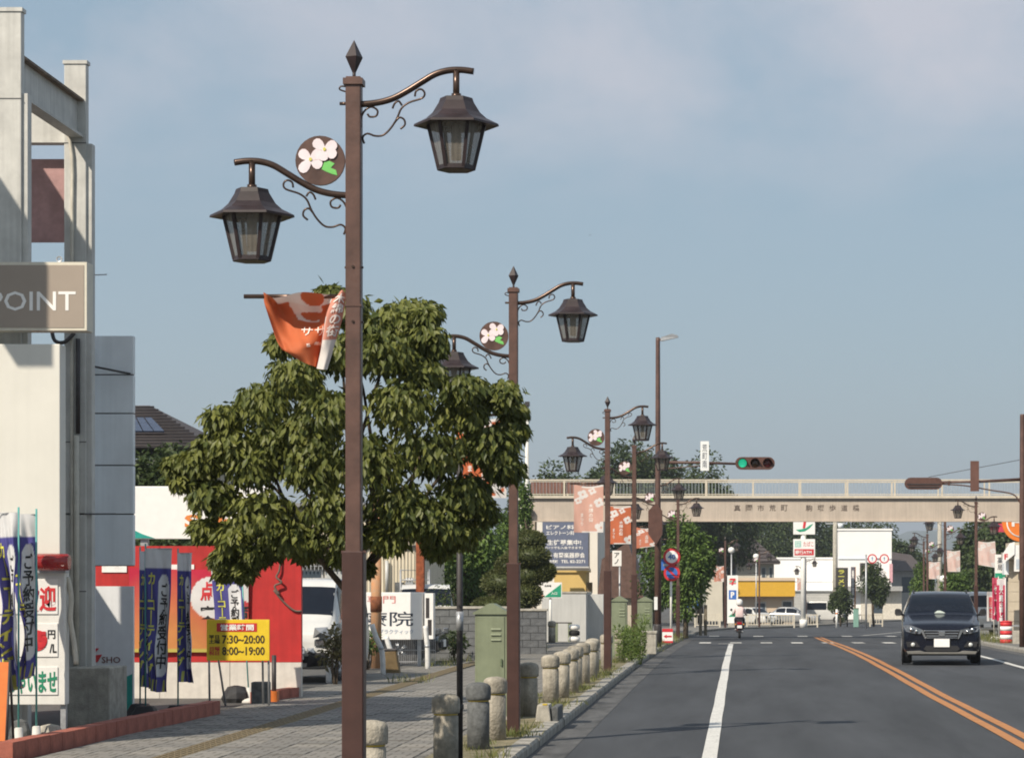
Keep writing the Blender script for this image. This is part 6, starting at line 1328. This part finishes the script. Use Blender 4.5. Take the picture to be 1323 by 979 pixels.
MB().box(-.26,.26,-.01,.002,z(774),z(762)).build('parking_square', mat('sign blue', (.04,.14,.45)), b); fit_text('P', .26, .42, (0,-.016,z(768)), Mw, b, bold=.05); MB().prism([(-.30,.7),(.28,.7),(.28,.95),(.0,.95)], -.01, .002).build('green_field', mat('board green', (.02,.30,.17)), b); MB().box(-.3,.3,-.05,.3,-.1,.27).build('foot', M_conc, t)
# guard fences along the bend
M_gf = mat('cream guard fence', (.58,.53,.43), .6, .08, 2, streak=.15)
for i, (pa, pb, d, lab) in enumerate(((965,1026,186,'cream guard fence in front of the parked white cars'),(1042,1056,192,'short cream guard fence right of the tall pole sign'),(1108,1122,200,'cream guard fence below the small street trees'),(1124,1140,204,'last cream guard fence before the black vehicle'),(898,930,168,'cream guard fence left of the upright store sign'))):
    t = thing('guard_fence', lab, 'fence', (PX(pa,d), d, gp(d)), 0, 'guard fences round the bend'); w = PX(pb,d)-PX(pa,d)
    MB().box(0,w,-.03,.03,.80,.88).build('top_rail', M_gf, t); MB().box(0,w,-.02,.02,.10,.16).build('bottom_rail', M_gf, t)
    n = max(2, int(w/1.5)+1)
    for k in range(n): MB().box(w*k/(n-1)-.05, w*k/(n-1)+.05, -.05, .05, -.1, .9).build('post', M_gf, t)
    for k in range(int(w/.20)): MB().box(.1+k*.2, .15+k*.2, -.012, .012, .14, .82).build('bar', M_gf, t)
# parked cars
simple_car('parked_car', 'white car parked behind the guard fence before the yellow shop', 'car', PX(998,203), 202, R(38), SEDAN, P_white, SEDG, (.85,3.4), .865, .31, zg=gp(203)-.02)
simple_car('parked_car', 'grey car parked beside the tall pole sign', 'car', PX(1058,212), 212, R(80), SEDAN, P_silver, SEDG, (.85,3.4), .865, .31, zg=gp(212)-.02)
simple_car('parked_van', 'small white van parked before the shutters', 'van', PX(1092,225), 225, R(75), VAN, P_white, VANG, (.62,2.75), .735, .28, zg=gp(225)-.02)
simple_car('parked_van', 'small white van on the shop side behind the black vehicle', 'van', PX(1270,112), 110, R(4), VAN, P_white, VANG, (.62,2.75), .735, .28, zg=gp(112)-.01)
# round signs on a pipe arm
d = 166; zg = gp(d); z = lambda py: PZ(py, d)-zg; x0 = PX(1119,d); xx = lambda px: PX(px, d)-x0
t = thing('road_sign', 'pipe post with two white round signs with red rims side by side', 'road sign', (x0, d, zg)); MB().cyl(0,.05,-.1,z(716),.06,n=10).build('post', M_galv, t); MB().tube([(0,.05,z(721)),(xx(1146),.05,z(721))], .035, 8).build('arm', M_galv, t); round_sign(t, xx(1127), -.03, z(721.5), .31, 'white'); round_sign(t, xx(1142.5), -.03, z(721.5), .31, 'white')
# shop flags and posts
for i, (px, d, pa, pb, w, c, lab) in enumerate(((1087,205,733,762,14,(.05,.045,.04),'dark vertical shop sign with yellow marks behind the small street tree'),(1102,206,732,772,5,(.12,.11,.13),'narrow dark vertical sign with pale lettering beside the small street trees'))):
    zg = gp(d); z = lambda py: PZ(py, d)-zg; t = thing('vertical_sign', lab, 'sign', (PX(px,d), d, zg)); b = MB().box(-w*d/F/2, w*d/F/2, 0, .2, z(pb), z(pa)).build('panel', mat('vertical sign %d' % i, c, .6), t); fit_text(('ラ\nー\nメ\nン' if i == 0 else '美\n容\n室'), w*d/F*.6, (pb-pa)*d/F*.8, (0,-.005,z((pa+pb)/2)), mat('flag lettering yellow', (.62,.60,.10)) if i == 0 else Mw, b, bold=.03); MB().cyl(w*d/F*.55,.1,-.1,z(pa),.06,n=8).build('post', mat('orange pole', (.5,.2,.06), .6) if i else M_dpole, t)
t = thing('teal_cabinet', 'slim teal cabinet among the posts below the small trees', 'cabinet', (PX(1106,196), 196, gp(196))); MB().box(-.2,.2,0,.3,-.1,1.3).build('body', mat('teal cabinet paint', (.20,.36,.30), .6), t, bevel=.02); MB().box(-.22,.22,-.02,.32,1.3,1.36).build('lid', M_greend, t)
t = thing('marker_post', 'white marker post at the guard fence gap', 'post', (PX(1081,185), 185, gp(185))); MB().cyl(0,0,-.1,1.25,.08,n=10).build('shaft', Mpw, t); MB().lathe([(.09,.9),(.09,1.0)],10).build('band', mat('board orange', (.65,.17,.03)), t)
for i, (px, d, py) in enumerate(((945,182,714),(977,196,722),(1219,150,752))):
    zg = gp(d); z = PZ(py,d)-zg; t = thing('globe_lamp', ['white globe lamp on a slim post above the upright store sign','white globe lamp on a slim post before the tiled house','white globe lamp on a slim post beside the far lamps'][i], 'lamp', (PX(px,d), d, zg)); MB().cyl(0,0,-.1,z,.05,n=8).build('post', M_galv, t); MB().lathe([(.02,z-.05),(.2,z+.05),(.24,z+.2),(.2,z+.36),(.02,z+.42)], 14).build('globe', mat('globe opal', (.78,.77,.73), .4, .03), t)
d = 240; zg = gp(d); t = thing('utility_pole', 'concrete utility pole behind the tall pole sign', 'utility pole', (PX(1079,d), d, zg)); MB().lathe([(.26,-.1),(.20,PZ(672,d)-zg)], 12).build('shaft', M_conc, t); MB().box(-.9,.9,-.1,.1,PZ(677,d)-zg,PZ(675,d)-zg).build('crossarm', M_galv, t); MB().cyl(.5,-.3,PZ(682,d)-zg,PZ(676,d)-zg,.25,n=10).build('transformer', M_grey, t)
d = 190; zg = gp(d); t = thing('utility_pole', 'concrete utility pole among the far lamps below the footbridge', 'utility pole', (PX(1214,d), d, zg)); MB().lathe([(.2,-.1),(.15,PZ(660,d)-zg)], 12).build('shaft', M_conc, t); MB().box(-.8,.8,-.1,.1,PZ(684,d)-zg,PZ(682,d)-zg).build('crossarm', M_galv, t)
# trees in the distance
LD, LM = LEAF_DARK(), LEAF_MID()
tree('small_tree', 'small dark street tree in front of the dark vertical sign', PX(1086,198), 198, PZ(748,198)-gp(198), .95, 1.6, LD, 170, .2, 20, 61)
tree('small_tree', 'small dark street tree below the two round signs', PX(1129,196), 196, PZ(722,196)-gp(196), 1.25, 1.9, LD, 200, .2, 24, 62)
tree('small_tree', 'green round tree by the far lamps left of the pink banners', PX(1189,190), 190, PZ(722,190)-gp(190), 1.0, 1.8, LM, 170, .2, 20, 63)
tree('small_tree', 'green round tree between the pink banners on the shop side', PX(1236,150), 150, PZ(733,150)-gp(150), .95, 1.4, LM, 190, .18, 20, 64)
FOREST = [(705,200,592,3.0),(733,210,604,2.4),(778,200,596,2.2),(812,205,568,3.3),(842,215,578,2.8),(872,220,596,3.0),(905,225,588,3.6),(938,230,612,3.2),(975,290,640,5.2),(1015,300,636,5.4),(1055,300,640,5.0),(1100,310,648,5.2),(1128,300,660,3.6),(1160,290,696,2.8),(1178,300,708,2.6),(1258,200,700,2.6),(1275,190,660,3.2),(1303,185,640,3.4)]
FLAB = ['evergreen crown just right of the white mast above the footbridge', 'low evergreen crown left of the lantern with the faded banner, above the railing', 'evergreen behind the flower disc of the lamp with the faded banner',
 'tallest evergreen above the railing, between two lamp posts', 'evergreen crown directly behind the signal pole above the railing', 'low evergreen under the signal arm above the railing', 'broad evergreen behind the white name plate of the signal arm', 'low evergreen under the green signal light above the railing',
 'dark evergreen behind the ridge of the big tiled roof', 'dark evergreen directly left of the tall store pole sign', 'dark evergreen between the pole sign and the utility pole', 'wide dark evergreen topping the tall blank white block', 'dark evergreen at the corner of the blank white block',
 'low dark tree over the dark roofed house', 'low dark tree between the dark roofed house and the far lamps', 'dark tree behind the pink banner in front of the footbridge', 'dark tree left of the round orange sign', 'dark tree directly behind the round orange sign']
for i, (px, d, pt, r) in enumerate(FOREST):
    h = PZ(pt, d)-gp(d)
    lab = FLAB[i]
    tree('background_tree', lab, PX(px,d), d, h, r, min(h*.46, r*1.5), LD, 240, .38, 34, 70+i, group=('trees behind the railing' if px < 950 else ('trees behind the houses' if px < 1200 else 'trees behind the shops')))
# tile-roofed buildings above the parked cars
d = 265; zg = gp(d); z = lambda py: PZ(py, d)-zg; t = thing('tiled_house', 'dark roofed house between the white block and the far lamps', 'house', (PX(1172,d), d, zg)); xx = lambda px: PX(px, d)-PX(1172,d)
MB().box(xx(1153), xx(1190), 0, 7, -.1, z(735)).build('wall', mat('house grey', (.35,.34,.32), .8), t); MB().add([(xx(1150),-.8,z(737)),(xx(1195),-.8,z(737)),(xx(1195),8,z(737)),(xx(1150),8,z(737)),(xx(1153),3.5,z(712)),(xx(1180),3.5,z(716))], [(0,1,5,4),(1,2,5),(2,3,4,5),(3,0,4),(0,3,2,1)]).build('roof', M_tile, t); MB().box(xx(1165),xx(1180),-.06,.0,z(765),z(745)).build('window', M_win, t)
# ------------------------------------------------------------------ shops on the right
d = 93; zg = gp(d); z = lambda py: PZ(py, d)-zg; x0 = PX(1312,d); xx = lambda px: PX(px, d)-x0
t = thing('corner_shop', 'beige tiled corner shop with white canopy behind the right signal pole', 'shop', (x0, d, zg)); M_bei = mat('beige tile', (.52,.45,.34), .7, .08, 2, streak=.1)
MB().box(xx(1303)+.25, xx(1303)+8, .4, 3.4, -.1, z(700)).build('wall', M_bei, t)
for k in range(9): MB().box(xx(1303), xx(1318), 0, .45, z(828)+k*.36, z(828)+k*.36+.35).build('pillar_block', M_bei, t, bevel=.008)
MB().box(xx(1298), xx(1303)+8, -.3, 1.2, z(722), z(713)).build('canopy', mat('canopy beige grey', (.48,.45,.38), .6), t); MB().box(xx(1297), xx(1303), -.1, .6, z(742), z(722)).build('canopy_end', M_grey, t); w_ = MB().box(xx(1297.5), xx(1302.5), .3, .5, .0, z(745)).build('door', M_frame, t); MB().box(xx(1298.5), xx(1302), .28, .31, .1, z(748)).build('pane', M_win, w_)
b = MB().prism([(xx(1294),z(728)),(xx(1309),z(716)),(xx(1309),z(700)),(xx(1303),z(702)),(xx(1294),z(716))], -.5, -.3).build('slanted_sign', mat('board white', (.8,.78,.75)), t); fit_text('F', .13, .2, (xx(1298),-.504,z(719)), Mred, b, bold=.04)
MB().box(xx(1309), xx(1330), -.45, -.25, z(738), z(704)).build('white_sign_box', mat('board white', (.8,.78,.75)), t); MB().box(xx(1311), xx(1330), -.46, -.44, z(735), z(722)).build('grey_notice', mat('notice blue grey', (.45,.5,.55), .6), t)
d = 97; zg = gp(d); z = lambda py: PZ(py, d)-zg
t = thing('green_white_sign', 'white upright sign with a green band left of the corner shop', 'sign', (PX(1292,d), d, zg)); b = MB().box(-.19,.19,0,.12,z(752),z(716)).build('panel', mat('board white', (.8,.78,.75)), t); MB().box(-.19,.19,-.006,.002,z(747),z(740)).build('green_field', mat('board green', (.02,.30,.17)), b); fit_text('薬\n局', .2, .5, (0,-.005,z(728)), mat('lettering navy', (.03,.04,.06)), b, bold=.01); MB().cyl(0,.06,-.05,z(750),.045,n=8).build('post', M_galv, t)
d = 114; zg = gp(d); z = lambda py: PZ(py, d)-zg
t = thing('round_shop_sign', 'big round orange sign with a white H under the footbridge end', 'sign', (PX(1319,d), d, zg)); b = MB().disc((0,0,z(675)), .84, .2, 36).build('disc', mat('sign orange', (.75,.20,.03), .5, .05), t); MB().lathe([(.60,-.115),(.66,-.115),(.66,-.10),(.60,-.10)], 36, (0,0,z(675)), axis='Y', caps=False).build('white_ring', Mw, b); fit_text('Ha', .8, .42, (-.02,-.115,z(674)), Mw, b, bold=.04); MB().cyl(.3,.15,-.1,z(690),.09,n=10).build('pole', Mpw, t); MB().box(-1.35,-.7,.05,.2,z(687),z(676)).build('red_board', mat('board crimson', (.5,.05,.10), .6), t); MB().box(-.35,.35,-.02,.08,z(722),z(703)).build('price_strip', mat('pale blue board', (.35,.55,.6), .6), t); MB().box(-.62,-.45,-.02,.08,z(720),z(704)).build('teal_strip', mat('teal print', (.02,.30,.25)), t)
def shop_flag(label, px, d, pt, pb, w, c1, c2, txt, seed):
    zg = gp(d); z = lambda py: PZ(py, d)-zg; t = thing('shop_flag', label, 'flag', (PX(px,d), d, zg), 0, 'flags before the corner shop'); z1, z0 = z(pt), z(pb); ww = w*d/F
    MB().cyl(0,0,-.03,z1+.05,.014,n=8).build('pole', Mpw, t); fn = lambda u, v: (-(1-u)*ww, .07*math.sin(u*7+seed+v*2)*(1.1-v), z0+(z1-z0)*v)
    cloth('cloth', fn, 16, 40, lambda u, v: c2 if (v > .86 or (.28 < u < .72 and math.sin(v*24+seed) > .1)) else c1, t); map_text(txt, fn, .25, .75, .1, .82, Mw if c1[0] > c1[1]*2 else Mred, t, bold=.02); MB().lathe([(.17,-.03),(.17,.05),(.04,.1)], 12).build('base_weight', Mw, t)
shop_flag('crimson and white flag nearest the beige pillar', 1299, 92, 748, 802, 11, (.55,.04,.10), (.80,.72,.72), '大\n売\n出\nし', 1)
shop_flag('crimson flag beside the green banded sign', 1290, 94, 746, 800, 8, (.50,.04,.10), (.62,.1,.16), 'セ\nー\nル', 2)
shop_flag('pale white flag with dark marks, leftmost before the shop', 1284, 96, 764, 802, 9, (.70,.68,.68), (.5,.48,.50), '開\n店', 3)
d = 84; zg = gp(d); t = thing('striped_sign_drum', 'red and white striped sign drum standing on the shop side kerb', 'sign drum', (PX(1300,d), d, zg))
for k in range(5): MB().cyl(0,0,-.02+k*.14,.12+k*.14,.20+.004*(k % 2),n=18).build('band', [Mred, Mw][k % 2], t)
MB().lathe([(.21,.68),(.21,.71),(.05,.73)], 18).build('lid', Mred, t)
d = 82; t = thing('low_wall', 'low weathered concrete wall at the foot of the right signal pole', 'wall', (PX(1309,d), d, gp(d)))
for k in range(5): MB().box(k*.5, k*.5+.49, 0, .18, -.1, .42-.02*(k % 2)).build('wall_block', M_conc, t, bevel=.015)
MB().box(-.02, 2.5, .04, .14, .55, .60).build('pipe_rail', M_galv, t); MB().box(.3,.36,.05,.12,.3,.58).box(1.9,1.96,.05,.12,.3,.58).build('rail_post', M_galv, t)
# a bird in the sky
d = 90; tag(MB().add([(-.07,0,.03),(0,-.03,0),(0,.05,0),(.07,0,.035),(0,.0,-.02),(-.03,.1,0),(.03,.1,0)], [(0,1,2),(1,3,2),(1,4,2),(2,5,6),(0,2,1),(1,2,3)]).build('bird', M_dpole, None, (PX(762,d), d, PZ(304,d))), 'small dark bird flying in the open sky', 'bird')

# ------------------------------------------------------------------ summer haze
hz = bpy.data.materials.new('haze'); hz.use_nodes = True; t_ = hz.node_tree; t_.nodes.remove(t_.nodes['Principled BSDF'])
pv = t_.nodes.new('ShaderNodeVolumePrincipled'); pv.inputs['Color'].default_value = (.86,.92,1,1); pv.inputs['Density'].default_value = .00027; pv.inputs['Anisotropy'].default_value = .25
t_.links.new(pv.outputs[0], t_.nodes['Material Output'].inputs['Volume'])
o = MB().box(-4100, 4100, -100, 9100, -4.5, 165).build('haze', hz); o['kind'] = 'stuff'; tag(o, 'pale summer haze hanging over the whole street', 'haze')
